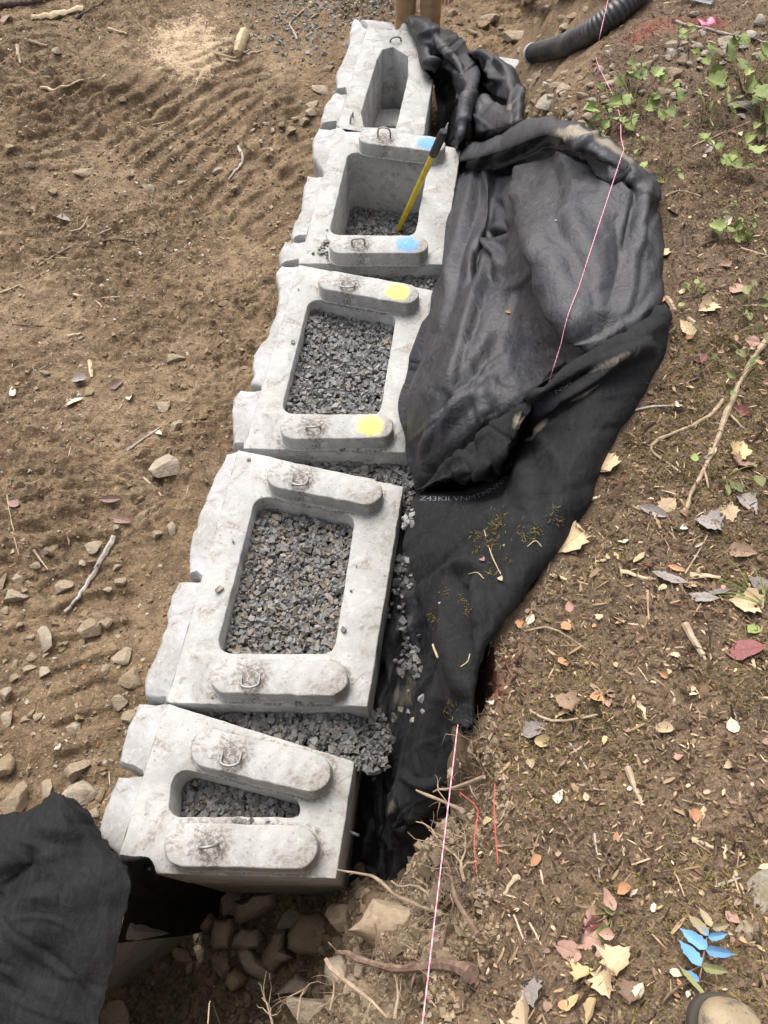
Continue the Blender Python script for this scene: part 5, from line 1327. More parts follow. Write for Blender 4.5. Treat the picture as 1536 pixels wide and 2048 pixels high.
# left side
S('stick', [(230, 1075), (212, 1108), (191, 1145), (170, 1178), (157, 1197), (133, 1227)], 12, M['grey_wood'], 'long weathered grey stick lying on the dirt left of the second block', 'stick', branch=2)
GS = 'thin sticks on the dirt'
for pts, w, mt, lb in [
 ([(68, 1100), (82, 1120), (97, 1140)], 5, 'pale_wood', 'short pale twig left of the long grey stick'), ([(135, 1066), (138, 1080), (140, 1092)], 5, 'pale_wood', 'tiny pale twig above the long grey stick'),
 ([(15, 991), (25, 1050), (39, 1110)], 3, 'tan_wood', 'thin straight stem near the left edge above the twigs'), ([(287, 957), (305, 972), (325, 994)], 7, 'tan_wood', 'crooked twig beside the joint of second and third blocks'),
 ([(148, 591), (180, 595), (193, 603), (205, 616)], 6, 'pale_wood', 'bent pale twig in the middle of the dirt'), ([(205, 597), (260, 594), (312, 589)], 4, 'tan_wood', 'straight thin twig right of the bent pale twig'),
 ([(137, 675), (164, 669)], 8, 'pale_wood', 'short stubby stick on the dirt at mid left'), ([(0, 587), (25, 578), (45, 571)], 5, 'pale_wood', 'pale twig running off the left edge'), ([(180, 724), (182, 740), (184, 757)], 9, 'pale_wood', 'pale split wood splinter standing out of the bark heap'),
 ([(254, 903), (290, 878), (322, 855)], 6, 'grey_wood', 'grey slanting stick left of the yellow-marked block\'s lower edge'), ([(25, 650), (80, 654), (129, 659)], 3, 'dark_wood', 'long thin dark twig at mid left'), ([(193, 472), (220, 460), (244, 444)], 5, 'tan_wood', 'slanting twig in the churned dirt below the track marks'),
 ([(207, 483), (240, 482), (270, 485)], 5, 'dark_wood', 'dark twig in the clods at mid left'), ([(78, 532), (110, 512), (145, 493)], 4, 'tan_wood', 'long thin slanting twig near the left, below the white scrap'), ([(143, 466), (165, 460), (178, 435)], 5, 'tan_wood', 'hooked twig beside the white scrap'), ([(404, 892), (408, 930), (414, 978)], 3, 'dark_wood', 'thin dark stem close to the second block\'s top face stone'),
 ([(35, 95), (38, 115), (42, 132)], 9, 'tan_wood', 'short thick twig near the upper left corner'), ([(82, 177), (125, 174), (167, 163)], 6, 'pale_wood', 'pale straight stick on the track marks at the upper left'), ([(217, 62), (238, 66), (255, 72)], 7, 'pale_wood', 'short pale stick left of the sawdust'), ([(60, 85), (97, 95)], 7, 'tan_wood', 'short stick beside the flat stone at the upper left'),
 ([(595, 82), (588, 66), (580, 48), (600, 28), (627, 7)], 5, 'tan_wood', 'forked curved branch above the far left of the corner block'), ([(477, 295), (486, 322), (470, 345), (457, 362)], 6, 'grey_wood', 'curved grey stick left of the blue-marked block'), ([(257, 247), (300, 246), (335, 245)], 4, 'tan_wood', 'thin level twig on the far track marks'),
 ([(150, 38), (180, 20), (215, -4)], 5, 'dark_wood', 'dark slanting branch beside the split log at the upper left'), ([(0, 18), (60, 8), (115, -4)], 13, 'dark_wood', 'dark log across the upper left corner')]:
    S('stick', pts, w, M[mt], lb, 'stick', GS)
S('split_log', [(66, 42), (110, 36), (166, 22)], 17, M['pale_wood'], 'splintered pale log piece near the upper left corner', 'log', flat=0.7, taper=0.8)
S('wood_chunk', [(490, 74), (482, 95), (474, 116)], 22, M['pale_wood'], 'splintered wooden chunk standing right of the sawdust', 'wood chunk', flat=1.2, taper=0.7)
for q in [(470, 118, 500, 100), (455, 122, 478, 128), (430, 108, 470, 118), (500, 108, 525, 103)]:
    S('wood_splinter', [(q[0], q[1]), (q[2], q[3])], 4, M['pale_wood'], 'pale splinter lying around the wooden chunk by the sawdust', 'splinter', 'splinters by the sawdust')
# right side
for pts, w, mt, lb in [
 ([(1540, 668), (1515, 705), (1480, 762), (1455, 820), (1433, 881), (1408, 935), (1382, 987), (1369, 1025)], 13, 'tan_wood', 'long pale branch slanting down from the right edge across the moss'),
 ([(1446, 800), (1420, 832), (1391, 851), (1345, 868), (1310, 885), (1301, 904), (1325, 922), (1361, 947)], 9, 'tan_wood', 'looping root-like branch left of the long pale branch'), ([(1448, 1008), (1410, 1080), (1369, 1149)], 6, 'tan_wood', 'straight thin stick below the long pale branch'), ([(1293, 1174), (1297, 1250)], 6, 'tan_wood', 'short upright stick below the grey bark pieces'),
 ([(1246, 830), (1290, 818), (1361, 813)], 6, 'grey_wood', 'thin grey twig sticking out from the fabric edge'), ([(1331, 600), (1358, 622), (1389, 650)], 14, 'tan_wood', 'short thick piece of pale wood right of the fabric fold'), ([(1366, 1250), (1393, 1297), (1448, 1359), (1495, 1385), (1540, 1402)], 15, 'tan_wood', 'thick bare branch curving to the right edge'),
 ([(1058, 1421), (1085, 1438), (1113, 1445), (1165, 1437), (1210, 1425)], 6, 'tan_wood', 'thin curved root lying on the bank near the red paint'), ([(1138, 1487), (1165, 1520), (1183, 1562)], 6, 'grey_wood', 'grey twig left of the short thick stick on the bank'), ([(1253, 1538), (1268, 1575), (1284, 1614)], 15, 'tan_wood', 'short thick broken stick in the middle of the litter'), ([(1152, 1569), (1190, 1580), (1234, 1583)], 5, 'tan_wood', 'level thin twig left of the thick broken stick'),
 ([(1187, 1667), (1194, 1710), (1199, 1756)], 5, 'grey_wood', 'upright grey twig below the white leaf'), ([(1436, 1659), (1430, 1700), (1425, 1737)], 7, 'dark_wood', 'dark twig standing right of the pale splinters'), ([(1362, 1600), (1420, 1612), (1471, 1616)], 3, 'tan_wood', 'thin level stem at the right of the litter'), ([(1027, 1830), (1040, 1862), (1051, 1889)], 5, 'pale_wood', 'left one of two pale slivers near the lower bank'), ([(1058, 1846), (1082, 1889)], 5, 'pale_wood', 'right one of two pale slivers near the lower bank'),
 ([(1300, 1756), (1325, 1752), (1352, 1757)], 8, 'dark_wood', 'short brown stick right of the orange leaf'), ([(1432, 1772), (1479, 1756)], 8, 'grey_wood', 'grey twig left of the mossy stone'), ([(1322, 2005), (1342, 1976), (1388, 1961), (1427, 1971)], 6, 'root_bark', 'thin reddish branch arching over the stem of the blue leaf'), ([(1344, 1980), (1388, 1995), (1421, 2028)], 5, 'root_bark', 'thin reddish branch lying against the boot toe'),
 ([(1080, 1990), (1062, 1925), (1040, 1890)], 5, 'dark_wood', 'dark twig near the lower left of the bank litter'), ([(1320, 780), (1345, 775), (1395, 758)], 9, 'dark_wood', 'dark knobbly stick beside the fabric edge'), ([(1366, 478), (1375, 505), (1405, 490), (1435, 480)], 8, 'dark_wood', 'dark crooked branch in front of a green seedling'), ([(1480, 500), (1536, 515)], 6, 'tan_wood', 'thin stick right of the middle green seedling'),
 ([(1350, 45), (1420, 62), (1480, 78), (1536, 90)], 6, 'grey_wood', 'long pale branch over the rubble on the far bank'), ([(1330, 395), (1360, 385), (1410, 398)], 5, 'tan_wood', 'twig lying on the far bank above the seedling'), ([(1370, 300), (1430, 275), (1500, 245)], 4, 'tan_wood', 'thin bent stem crossing the far greenery'), ([(1425, 660), (1428, 690), (1440, 640), (1455, 600)], 4, 'dark_wood', 'thin dark curved stem right of the fabric'), ([(1100, 1120), (1085, 1180), (1045, 1260)], 5, 'tan_wood', 'thin root hugging the fabric edge by the big dry leaf'), ([(1050, 1265), (1100, 1262), (1180, 1305)], 4, 'tan_wood', 'thin curved stem on the bare soil of the bank')]:
    S('stick', pts, w, M[mt], lb, 'stick', 'sticks on the bank', branch=1 if w in (13, 9) else 0)
for pts, w in [([(1035, 1752), (1004, 1787)], 12), ([(1409, 1616), (1393, 1655)], 10), ([(1382, 1682), (1425, 1694)], 11), ([(1245, 1678), (1247, 1713)], 8), ([(1278, 1408), (1290, 1440)], 13), ([(1240, 1145), (1310, 1160)], 10), ([(1215, 1120), (1190, 1125)], 9), ([(1290, 1255), (1240, 1245)], 6), ([(1380, 1150), (1440, 1155)], 12), ([(1445, 1720), (1450, 1690)], 8), ([(1330, 1300), (1370, 1295)], 6), ([(1100, 1150), (1175, 1170)], 6)]:
    S('wood_chip', pts, w, M['pale_wood'], 'pale flat chip of split wood on the bank litter', 'wood chip', 'wood chips on the bank', flat=0.4, taper=0.4, wob=0.3)
# roots hanging out of the cut bank
for pts, w, mt, lb, br in [
 ([(880, 1826, .95), (855, 1818, .86), (830, 1808, .78), (790, 1790, .68), (760, 1762, .6), (735, 1750, .55), (705, 1745, .5), (668, 1738, .47)], 9, 'root_pale', 'long pale root reaching out over the corner of the nearest block', 1),
 ([(866, 1820, .92), (862, 1795, .88), (842, 1776, .82), (818, 1770, .78), (803, 1775, .74), (783, 1762, .7)], 7, 'root_pale', 'short curled root beside the pink string above the black lining', 3),
 ([(945, 1950, 1.10), (915, 1932, 1.06), (870, 1930, 1.0), (810, 1938, .95), (760, 1932, .92), (715, 1915, .88), (672, 1905, .85)], 25, 'root_bark', 'thick reddish broken root lying across the bank edge at the bottom', 6),
 ([(650, 1917, .85), (665, 1942, .86), (700, 1968, .9), (735, 1995, .92), (775, 2035, .95)], 10, 'root_pale', 'pale bare root with a broken tip at the bottom center', 2),
 ([(925, 1622, 1.0), (905, 1612, .93), (880, 1600, .88), (850, 1590, .85), (832, 1580, .82)], 9, 'root_pale', 'stubby pale root crossing under the pink string', 3),
 ([(968, 1552, 1.02), (930, 1568, .95), (900, 1578, .9), (880, 1578, .87), (866, 1584, .85)], 8, 'root_pale', 'crooked root above the stubby pale root', 2),
 ([(925, 1730, 1.0), (905, 1708, .95), (880, 1690, .9), (868, 1662, .88), (850, 1648, .86), (832, 1643, .85)], 5, 'root_pale', 'thin wavy root left of the pink string', 3),
 ([(955, 1870, 1.12), (930, 1830, 1.08), (908, 1790, 1.04), (905, 1760, 1.0), (890, 1728, .95), (873, 1708, .9)], 12, 'root_bark', 'dark stout root running along the rim beside the pink string', 5),
 ([(928, 1760, 1.05), (922, 1730, 1.0), (930, 1700, .98), (922, 1692, .95)], 8, 'root_pale', 'pale short root standing at the rim', 3),
 ([(882, 1895, .98), (890, 1860, 1.0), (905, 1825, 1.03), (912, 1790, 1.03)], 10, 'root_bark', 'twisted root rising behind the pale slab', 4),
 ([(790, 2040, .98), (796, 1990, .95), (790, 1950, .95)], 8, 'root_pale', 'upright pale root below the thick broken root', 3), ([(660, 2020, .85), (668, 1985, .85), (665, 1950, .85)], 6, 'root_pale', 'small upright root in the pit near the bottom', 3),
 ([(595, 2040, .6), (600, 2000, .6), (610, 1975, .6), (603, 1990, .6)], 5, 'root_pale', 'small branching root at the bottom of the pit', 6), ([(545, 2048, .5), (535, 2010, .5), (525, 1995, .5)], 5, 'root_pale', 'branching root stub left of the others at the bottom', 6), ([(416, 2048, .3), (418, 2015, .3), (420, 2002, .3)], 3, 'pale_wood', 'thin pale stem sticking up at the bottom of the pit', 0),
 ([(750, 1850, .75), (758, 1880, .8), (770, 1920, .88)], 6, 'root_bark', 'thin root hanging over the pale slab', 3)]:
    S('exposed_root', pts, w, M[mt], lb, 'root', 'roots hanging out of the cut bank', branch=br, wob=0.12, taper=0.45)

t = NT('pink_mason_line'); wv = t.n('ShaderNodeTexWave'); wv.inputs['Scale'].default_value = 60; t.l(t.co(), wv.inputs['Vector'])
M['string'] = t.out(t.mix(wv.outputs[0], (0.66, 0.17, 0.28), (0.74, 0.46, 0.52)), 0.6, None, 0.3)
ps = [U(838, 2110, 1.26), U(845, 2048, 1.25), U(880, 1750, 1.15), U(915, 1455, 1.03), U(918, 1440, .85), U(1000, 1050, 0.6), U(1100, 760, 0.75), U(1105, 742, 0.87), U(1175, 520, 1.045), U(1243, 312, 1.06), U(1248, 300, 1.06), U(1242, 275, .98)]
h = [UT(*q) for q in [(1237, 250), (1225, 210), (1195, 150), (1188, 130)]]
ps += [p + np.array([0, 0, .03]) for p in h] + [U(1200, 70, 1.0), U(1216, 0, 1.05), U(1225, -60, 1.1)]
C = np.vstack([np.linspace(a, b, 8, endpoint=False) for a, b in zip(ps[:-1], ps[1:])])
PX_, PY_ = project(C)
for i in range(len(C)):
    if 280 < PY_[i] < 745:
        h_ = UF(PX_[i], PY_[i])
        if h_ and depth_of(np.array(h_[0][:])) < depth_of(C[i]) + .01: C[i] = np.array(h_[0][:]) + np.array(h_[1][:]) * .012
v, f = tube_mesh(C, 0.0014, 6); o0 = np.array([C[0, 0], C[0, 1], v[:, 2].min()])
tag(link('mason_string', new_mesh('mason_string', v - o0, f, M['string'], True), None, o0), 'pink string line stretched along the bank and under the fabric flap', 'string')
t = NT('red_twine'); M['red'] = t.out((0.48, 0.07, 0.06), 0.6)
for pts, lb in [([(920, 1585, .95), (938, 1600, .98), (956, 1617, 1.04), (951, 1660, 1.07), (948, 1690, 1.09), (953, 1745, 1.12)], 'bent red wire sticking out of the rim beside the roots'), ([(990, 1567, 1.10), (988, 1620, 1.12), (992, 1680, 1.14), (996, 1730, 1.14)], 'straight red wire lying on the bank right of the roots')]:
    S('red_wire', pts, 2.2, M['red'], lb, 'wire', None, wob=0.05, taper=0.8)

# ------------------------------------------------------------------ yellow pole, pipes, marker flag
t = NT('yellow_fibreglass'); M['yellow'] = t.out(t.mix(t.ramp(t.noise(25, 5, .7), [(0.5, 0), (0.68, 1)]), (0.58, 0.44, 0.03), (0.33, 0.24, 0.06)), 0.45, None, 0.4)
t = NT('black_rubber_grip'); M['grip'] = t.out((0.028, 0.028, 0.03), 0.55, None, 0.4)
b0, b1 = U(796, 462, -.40), U(888, 262, .50)
pole = empty('long_handled_tool', b0); tag(pole, 'yellow pole with black grip standing in the blue-marked block\'s opening', 'tool handle')
dirv = (b1 - b0)
v, f = tube_mesh(np.linspace(b0, b0 + dirv * .86, 6), 0.0165, 14); link('handle', new_mesh('handle', v - b0, f, M['yellow'], True, sharp=40), pole)
tt = np.array([.80, .803, .81, .97, .99, 1.0]); v, f = tube_mesh(b0 + dirv * tt[:, None], np.array([.0185, .0215, .0225, .0225, .0215, .015]), 16); link('grip', new_mesh('grip', v - b0, f, M['grip'], True, sharp=40), pole)
t = NT('white_painted_stake'); M['white'] = t.out((0.6, 0.6, 0.58), 0.6)
q0, q1 = U(884, 285, -.3), U(896, 246, .12)
v, f = tube_mesh(np.linspace(q0, q1, 4), np.array([.011, .011, .011, .003]), 5); tag(link('marker_stake', new_mesh('marker_stake', v - q0, f, M['white'], False), None, q0), 'thin white stake tip behind the black grip of the yellow pole', 'stake')

t = NT('corrugated_black_plastic'); M['pipe'] = t.out(t.mix(t.ramp(t.noise(8, 5, .7), [(0.45, 0), (0.7, 1)]), (0.018, 0.018, 0.02), (0.09, 0.08, 0.07)), 0.42, None, 0.5)
t = NT('silver_tape'); M['tape'] = t.out((0.55, 0.56, 0.58), 0.4, t.bump(t.noise(40), .5, .01), 0.5, Metallic=0.4)
def pipe(pts, label, rad=0.056, tape=True):
    C = catmull(np.array(pts), 400); L = np.r_[0, np.cumsum(np.linalg.norm(np.diff(C, axis=0), axis=1))]
    n = int(L[-1] / 0.0046); s = np.linspace(0, L[-1], n); C = np.column_stack([np.interp(s, L, C[:, k]) for k in range(3)])
    R = rad * (1 - 0.085 * (np.arange(n) % 4 < 2)); v, f = tube_mesh(C, R, 18, False)
    o0 = np.array([C[0, 0], C[0, 1], v[:, 2].min()]); o = empty('drain_pipe', o0); tag(o, label, 'pipe', 'black corrugated drain pipes')
    link('corrugated_tube', new_mesh('corrugated_tube', v - o0, f, M['pipe'], True, sharp=60), o)
    v, f = tube_mesh(np.array([C[12], C[5], C[0], C[0] + (C[0] - C[4]) * .3]), np.array([rad * 1.03, rad * 1.06, rad * 1.06, rad * .9]), 18, True)
    link('end_cap', new_mesh('end_cap', v - o0, f, M['tape'] if tape else M['pipe'], True, sharp=30), o)
g_ = lambda px, py, up=0: UT(px, py) + np.array([0, 0, up])
pp = [g_(1062, 124, .05), g_(1110, 116, .05), g_(1165, 94, .05), g_(1215, 62, .06), g_(1254, 28, .06), g_(1282, -6, .06), g_(1300, -60, .06)]
pipe(pp, 'black corrugated pipe with a silver taped end curving down the far bank')
pp = [g_(1052, 0, .06), g_(1130, -4, .06), g_(1215, -14, .08), g_(1270, -30, .1)]
pipe(pp, 'black corrugated pipe lying across the top edge of the picture', tape=False)
t = NT('pink_flagging'); M['pinkflag'] = t.out((0.70, 0.20, 0.30), 0.6)
p = UT(1412, 50); v = []; 
for i in range(7):
    for j in range(3): v.append((-.045 + .015 * i, .03 * (j - 1), .012 * math.sin(i * 1.1 + j) + .02))
f = [(i * 3 + j, i * 3 + 3 + j, i * 3 + 4 + j, i * 3 + 1 + j) for i in range(6) for j in range(2)]
o = link('marker_flag', new_mesh('marker_flag', np.array(v) * np.array([.75, .75, .5]), f, M['pinkflag'], True), None, p, (0.1, 0, .2)); md = o.modifiers.new('t', 'SOLIDIFY'); md.thickness = .002
tag(o, 'bright pink plastic marker flag lying on the far bank rubble', 'marker flag')
# clear plastic bottle
t = NT('clear_plastic'); M['clear'] = t.out((0.75, 0.78, 0.8), 0.15, None, 0.5, **{'Transmission Weight': 0.6})
p = UT(1425, 8) + np.array([0, 0, .03]); v, f = tube_mesh(np.array([[0, 0, 0], [.004, 0, 0], [.02, 0, 0], [.11, 0, 0], [.14, 0, 0], [.155, 0, 0], [.175, 0, 0]]), np.array([.02, .03, .032, .032, .02, .012, .012]), 14)
tag(link('plastic_bottle', new_mesh('plastic_bottle', v, f, M['clear'], True, sharp=50), None, p, (0, 0, 2.7)), 'clear plastic bottle lying on the far bank at the top edge', 'bottle')
# ------------------------------------------------------------------ leaves
def leaf_mat(name, c0, c1, vein=None, rough=0.6, trans=0.0):
    t = NT(name)
    inf = t.n('ShaderNodeObjectInfo').outputs['Random']
    c = t.mix(t.ramp(t.noise(22, 4, .6), [(0.35, 0), (0.68, 1)]), c0, c1)
    c = t.mix(t.ramp(t.noise(70, 4, .7), [(0.58, 0), (0.75, .6)]), c, (c0[0] * .45, c0[1] * .42, c0[2] * .4))
    o = t.sep(t.co()); vn = t.math('ABSOLUTE', o[1])
    c = t.mix(t.ramp(vn, [(0.006, .5), (0.02, 0)]), c, vein or (c0[0] * .6, c0[1] * .55, c0[2] * .5))
    h = t.n('ShaderNodeHueSaturation'); t.l(c, h.inputs['Color']); t.l(t.math('MULTIPLY_ADD', inf, .5, .75), h.inputs['Value'])
    return t.out(h.outputs[0], rough, t.bump(t.noise(40, 3), .3, .01), .3)
LM = dict(tan=leaf_mat('dry_tan_leaf', (0.40, 0.29, 0.17), (0.52, 0.40, 0.26)), orange=leaf_mat('orange_leaf', (0.36, 0.17, 0.08), (0.46, 0.26, 0.14)), brown=leaf_mat('brown_leaf', (0.17, 0.11, 0.075), (0.27, 0.18, 0.12)),
          grey=leaf_mat('grey_brown_leaf', (0.16, 0.135, 0.12), (0.27, 0.24, 0.22)), red=leaf_mat('dark_red_leaf', (0.17, 0.06, 0.06), (0.26, 0.11, 0.10)), bark=leaf_mat('reddish_bark', (0.15, 0.095, 0.075), (0.24, 0.16, 0.13)), pink=leaf_mat('pinkish_leaf', (0.33, 0.19, 0.145), (0.43, 0.27, 0.205)),
          pale=leaf_mat('pale_leaf', (0.55, 0.46, 0.34), (0.66, 0.57, 0.45)), yellow=leaf_mat('yellow_leaf', (0.40, 0.29, 0.14), (0.50, 0.38, 0.21)), green=leaf_mat('green_leaf', (0.14, 0.18, 0.05), (0.24, 0.28, 0.095), (0.2, 0.27, 0.1), .5),
          dull=leaf_mat('dull_green_leaf', (0.14, 0.16, 0.06), (0.24, 0.22, 0.11)), blue=leaf_mat('blue_painted_leaf', (0.09, 0.27, 0.52), (0.16, 0.24, 0.30), (0.1, 0.2, 0.3)), dusty=leaf_mat('olive_brown_leaf', (0.25, 0.20, 0.12), (0.36, 0.30, 0.19)))
def outline(shape, r):
    if shape == 'maple':
        pts = [(0, 0), (.10, .16), (.02, .34), (.20, .30), (.27, .50), (.40, .36), (.52, .46), (.62, .28), (.80, .22), (.84, .10), (1.0, .0)]
    elif shape == 'birch':
        pts = [(0, 0), (.06, .16), (.15, .27), (.22, .26), (.30, .32), (.40, .27), (.50, .28), (.60, .20), (.70, .19), (.82, .08), (1.0, 0)]
    elif shape == 'long':
        pts = [(0, 0), (.1, .07), (.2, .13), (.3, .14), (.35, .17), (.5, .165), (.55, .18), (.7, .14), (.75, .13), (.9, .05), (1, 0)]
    else:
        pts = [(0, 0), (.06, .14), (.16, .25), (.28, .32), (.42, .35), (.56, .33), (.70, .26), (.82, .17), (.91, .09), (.97, .04), (1.0, 0)]
    p = np.array(pts); return p
LEAF = {}
def leaf_mesh(shape, var, mat, key):
    k = (shape, var, key)
    if k in LEAF: return LEAF[k]
    r = np.random.default_rng(hash((len(shape), var)) % 9999 + len(shape) * 17 + var)
    p = outline(shape, r); n = len(p); V, Fs = [], []
    curl, fold, bend = r.uniform(.15, .6) * r.choice([-1, 1]), r.uniform(.1, .5), r.uniform(-.5, .7)
    rows = 4
    for s in (1, -1):
        wob = 1 + r.normal(0, .10, n)
        base = len(V)
        for i in range(n):
            for j in range(rows):
                x = p[i, 0]; y = s * p[i, 1] * wob[i] * j / (rows - 1)
                z = abs(y) * fold + curl * y * y * 2 + bend * .35 * (x - .4) ** 2 + .03 * math.sin(9 * x + 3 * var) * abs(y) * 3
                V.append((x - .45, y, z + .01))
        for i in range(n - 1):
            for j in range(rows - 1):
                a = base + i * rows + j; q = (a, a + rows, a + rows + 1, a + 1); Fs.append(q if s > 0 else q[::-1])
    me = new_mesh('leaf', V, Fs, mat, True)
    LEAF[k] = me; return me
_lc = [0]
def leaf(px, py, w, shape, col, label, group=None, z=None, turn=None, name='leaf', fab=False, tilt=.22):
    _lc[0] += 1; r = np.random.default_rng(900 + _lc[0])
    nrm = None
    if fab:
        h = UF(px, py)
        if h: p = np.array(h[0][:]); nrm = h[1]
        else: p = UT(px, py)
    else: p = UT(px, py) if z is None else U(px, py, z)
    if nrm is None: nrm = tnormal(p[0], p[1], .06)
    s = w * depth_of(p) / F_PX * 1.12
    o = link(name, leaf_mesh(shape, int(r.integers(4)), LM[col], col))
    nrm = (nrm + Vector(r.normal(0, tilt, 3))).normalized()
    a = r.uniform(0, 2 * math.pi) if turn is None else math.radians(turn)
    x = Vector((math.cos(a), math.sin(a), 0)); x = (x - nrm * x.dot(nrm)).normalized(); y = nrm.cross(x)
    m = Matrix((x, y, nrm)).transposed().to_4x4()
    o.matrix_world = Matrix.Translation(Vector(p) + nrm * .008) @ m @ Matrix.Diagonal((s, s, s, 1))
    tag(o, label, 'leaf', group); return o

named = [
 (1144, 1085, 68, 'maple', 'tan', 'large dry tan maple leaf beside the right edge of the fabric flap'), (1214, 932, 56, 'maple', 'tan', 'curled dry leaf at the fabric edge below the fold'), (1199, 1881, 78, 'maple', 'pink', 'largest pinkish brown leaf near the bottom of the bank'),
 (1136, 1900, 54, 'birch', 'pink', 'pinkish tan toothed leaf left of the largest pink leaf'), (1238, 1928, 62, 'maple', 'tan', 'veined tan leaf directly below the largest pink leaf'), (1169, 1959, 44, 'maple', 'yellow', 'small yellowish leaf in the cluster of dry leaves'), (1214, 1967, 52, 'maple', 'tan', 'ragged tan leaf in the middle of the dry leaf cluster'),
 (1265, 1990, 46, 'maple', 'brown', 'brown leaf at the right of the dry leaf cluster'), (1284, 1990, 30, 'oval', 'pale', 'pale round leaf beside the brown one in the cluster'), (1148, 2010, 54, 'long', 'yellow', 'long yellowish leaf at the bottom of the cluster'), (1189, 2025, 48, 'birch', 'yellow', 'yellow toothed leaf at the bottom edge'), (1127, 2015, 26, 'oval', 'orange', 'small orange leaf next to the long yellowish one'),
 (1056, 2029, 60, 'maple', 'tan', 'broad tan maple leaf cut by the bottom edge'), (1064, 1988, 58, 'maple', 'grey', 'dark grey-brown leaf above the broad one at the bottom'), (1461, 1838, 28, 'oval', 'pink', 'small pinkish leaf above the blue painted leaf'), (1487, 1305, 72, 'oval', 'red', 'large dark red leaf with pale blotches at the right edge'), (1504, 1264, 32, 'oval', 'green', 'small green leaf above the dark red one'),
 (1465, 1455, 36, 'birch', 'pale', 'pale upright leaf at the right of the bare soil'), (1329, 1460, 34, 'oval', 'tan', 'tan oval leaf in the middle of the bare soil'), (1125, 1330, 28, 'oval', 'orange', 'bright orange leaf right of the red painted soil'), (1193, 1402, 28, 'oval', 'orange', 'wide orange leaf below the bare soil patch'), (1134, 1256, 26, 'oval', 'orange', 'orange leaf on the bare soil near the fabric edge'),
 (1128, 1427, 42, 'maple', 'yellow', 'yellow tan leaf under the brown one near the curved root'), (1132, 1410, 46, 'maple', 'brown', 'brown leaf covering the yellow tan one'), (1084, 1484, 34, 'oval', 'yellow', 'yellow leaf at the left of the mossy bank'), (1070, 1464, 52, 'birch', 'grey', 'greyish curled leaf above the yellow one'), (1121, 1595, 28, 'birch', 'pale', 'almost white leaf in the middle left of the bank'),
 (1390, 1634, 26, 'oval', 'orange', 'orange leaf under the pale splinter'), (1074, 1723, 26, 'oval', 'orange', 'orange leaf near the rim above the pale chip'), (1253, 1782, 28, 'oval', 'orange', 'lone orange leaf above the blue painted leaf'), (1335, 1013, 38, 'maple', 'tan', 'tan leaf beside the end of the long pale branch'), (1418, 1051, 50, 'maple', 'grey', 'pale grey leaf right of the long branch\'s end'),
 (1412, 616, 38, 'maple', 'tan', 'tan leaf right of the thick wood piece'), (1374, 660, 42, 'birch', 'tan', 'tan leaf just below the thick wood piece'), (1471, 582, 38, 'oval', 'pink', 'pink brown leaf near the right edge by the seedlings'), (1320, 605, 30, 'oval', 'orange', 'orange tan leaf touching the fabric fold\'s right end'), (1450, 443, 30, 'birch', 'pale', 'pale leaf above the middle seedling'), (1335, 510, 28, 'maple', 'tan', 'tan leaf right of the main sheet\'s middle'),
 (1480, 822, 34, 'birch', 'red', 'dark red leaf right of the long pale branch'), (1476, 905, 42, 'maple', 'yellow', 'yellow tan leaf in the moss right of the long branch'), (1488, 932, 44, 'maple', 'brown', 'brown leaf below the yellow tan one in the moss'), (1456, 1026, 42, 'maple', 'tan', 'tan leaf right of the pale grey one'), (1493, 1013, 54, 'birch', 'grey', 'grey brown leaf near the right edge above the bark'), (1484, 1106, 50, 'birch', 'brown', 'rolled brown leaf at the right edge'),
 (1522, 1174, 54, 'birch', 'grey', 'dark grey leaf cut by the right edge'), (1493, 1212, 58, 'maple', 'tan', 'tan leaf below the dark grey leaf at the right'), (1308, 1026, 54, 'long', 'grey', 'long grey-brown leaf left of the tan leaf by the branch end'), (1278, 1123, 38, 'long', 'tan', 'bent tan leaf right of the pale wood chips'), (1352, 1140, 32, 'long', 'orange', 'orange tan narrow leaf above the grey bark'), (1421, 296, 30, 'birch', 'pale', 'pale leaf on the dark soil of the far bank'), (1064, 1242, 30, 'birch', 'pale', 'pale leaf at the fabric edge above the bare soil')]
for q in named: leaf(*q[:5], q[5], 'single leaves on the bank')
for px, py, w, lb in [(1331, 1161, 66, 'strip of grey brown bark in the middle of the bank'), (1399, 1200, 60, 'dark curled bark piece right of the grey strip'), (1433, 1191, 46, 'dark bark flake beside the curled piece')]:
    leaf(px, py, w, 'long', 'grey', lb, 'bark pieces on the bank', name='bark_piece', turn=-20)['category'] = 'bark'
for px, py, w, col, lb in [(225, 1000, 40, 'bark', 'reddish brown bark flake beside the long grey stick\'s upper end'), (245, 1040, 46, 'bark', 'long reddish bark strip near the long grey stick'), (160, 760, 34, 'grey', 'grey bark shred in the twig heap'), (150, 805, 36, 'pale', 'whitish bark shred in the twig heap'), (262, 798, 26, 'pale', 'whitish scrap right of the twig heap'), (234, 770, 30, 'bark', 'rust-coloured bark flake right of the twig heap'), (28, 785, 22, 'pale', 'whitish scrap near the left edge'), (128, 440, 26, 'grey', 'grey white scrap on a twig end'), (30, 1010, 30, 'bark', 'reddish bark flake near the left edge'), (15, 40, 30, 'bark', 'reddish bark flake at the upper left corner'), (317, 870, 20, 'pale', 'pale scrap below the two flat stones')]:
    leaf(px, py, w, 'long' if w > 35 else 'birch', col, lb, 'bark pieces on the dirt', name='bark_piece')['category'] = 'bark'
leaf(722, 1738, 30, 'maple', 'brown', 'brown leaf lying in the black trench lining', z=None, fab=True)
leaf(1015, 625, 12, 'birch', 'orange', 'tiny orange leaf on the main fabric sheet', fab=True)
r = np.random.default_rng(31)
Lb = ('small dry leaf scattered on the bank litter', 'small dry leaves on the bank')
cnt = 0
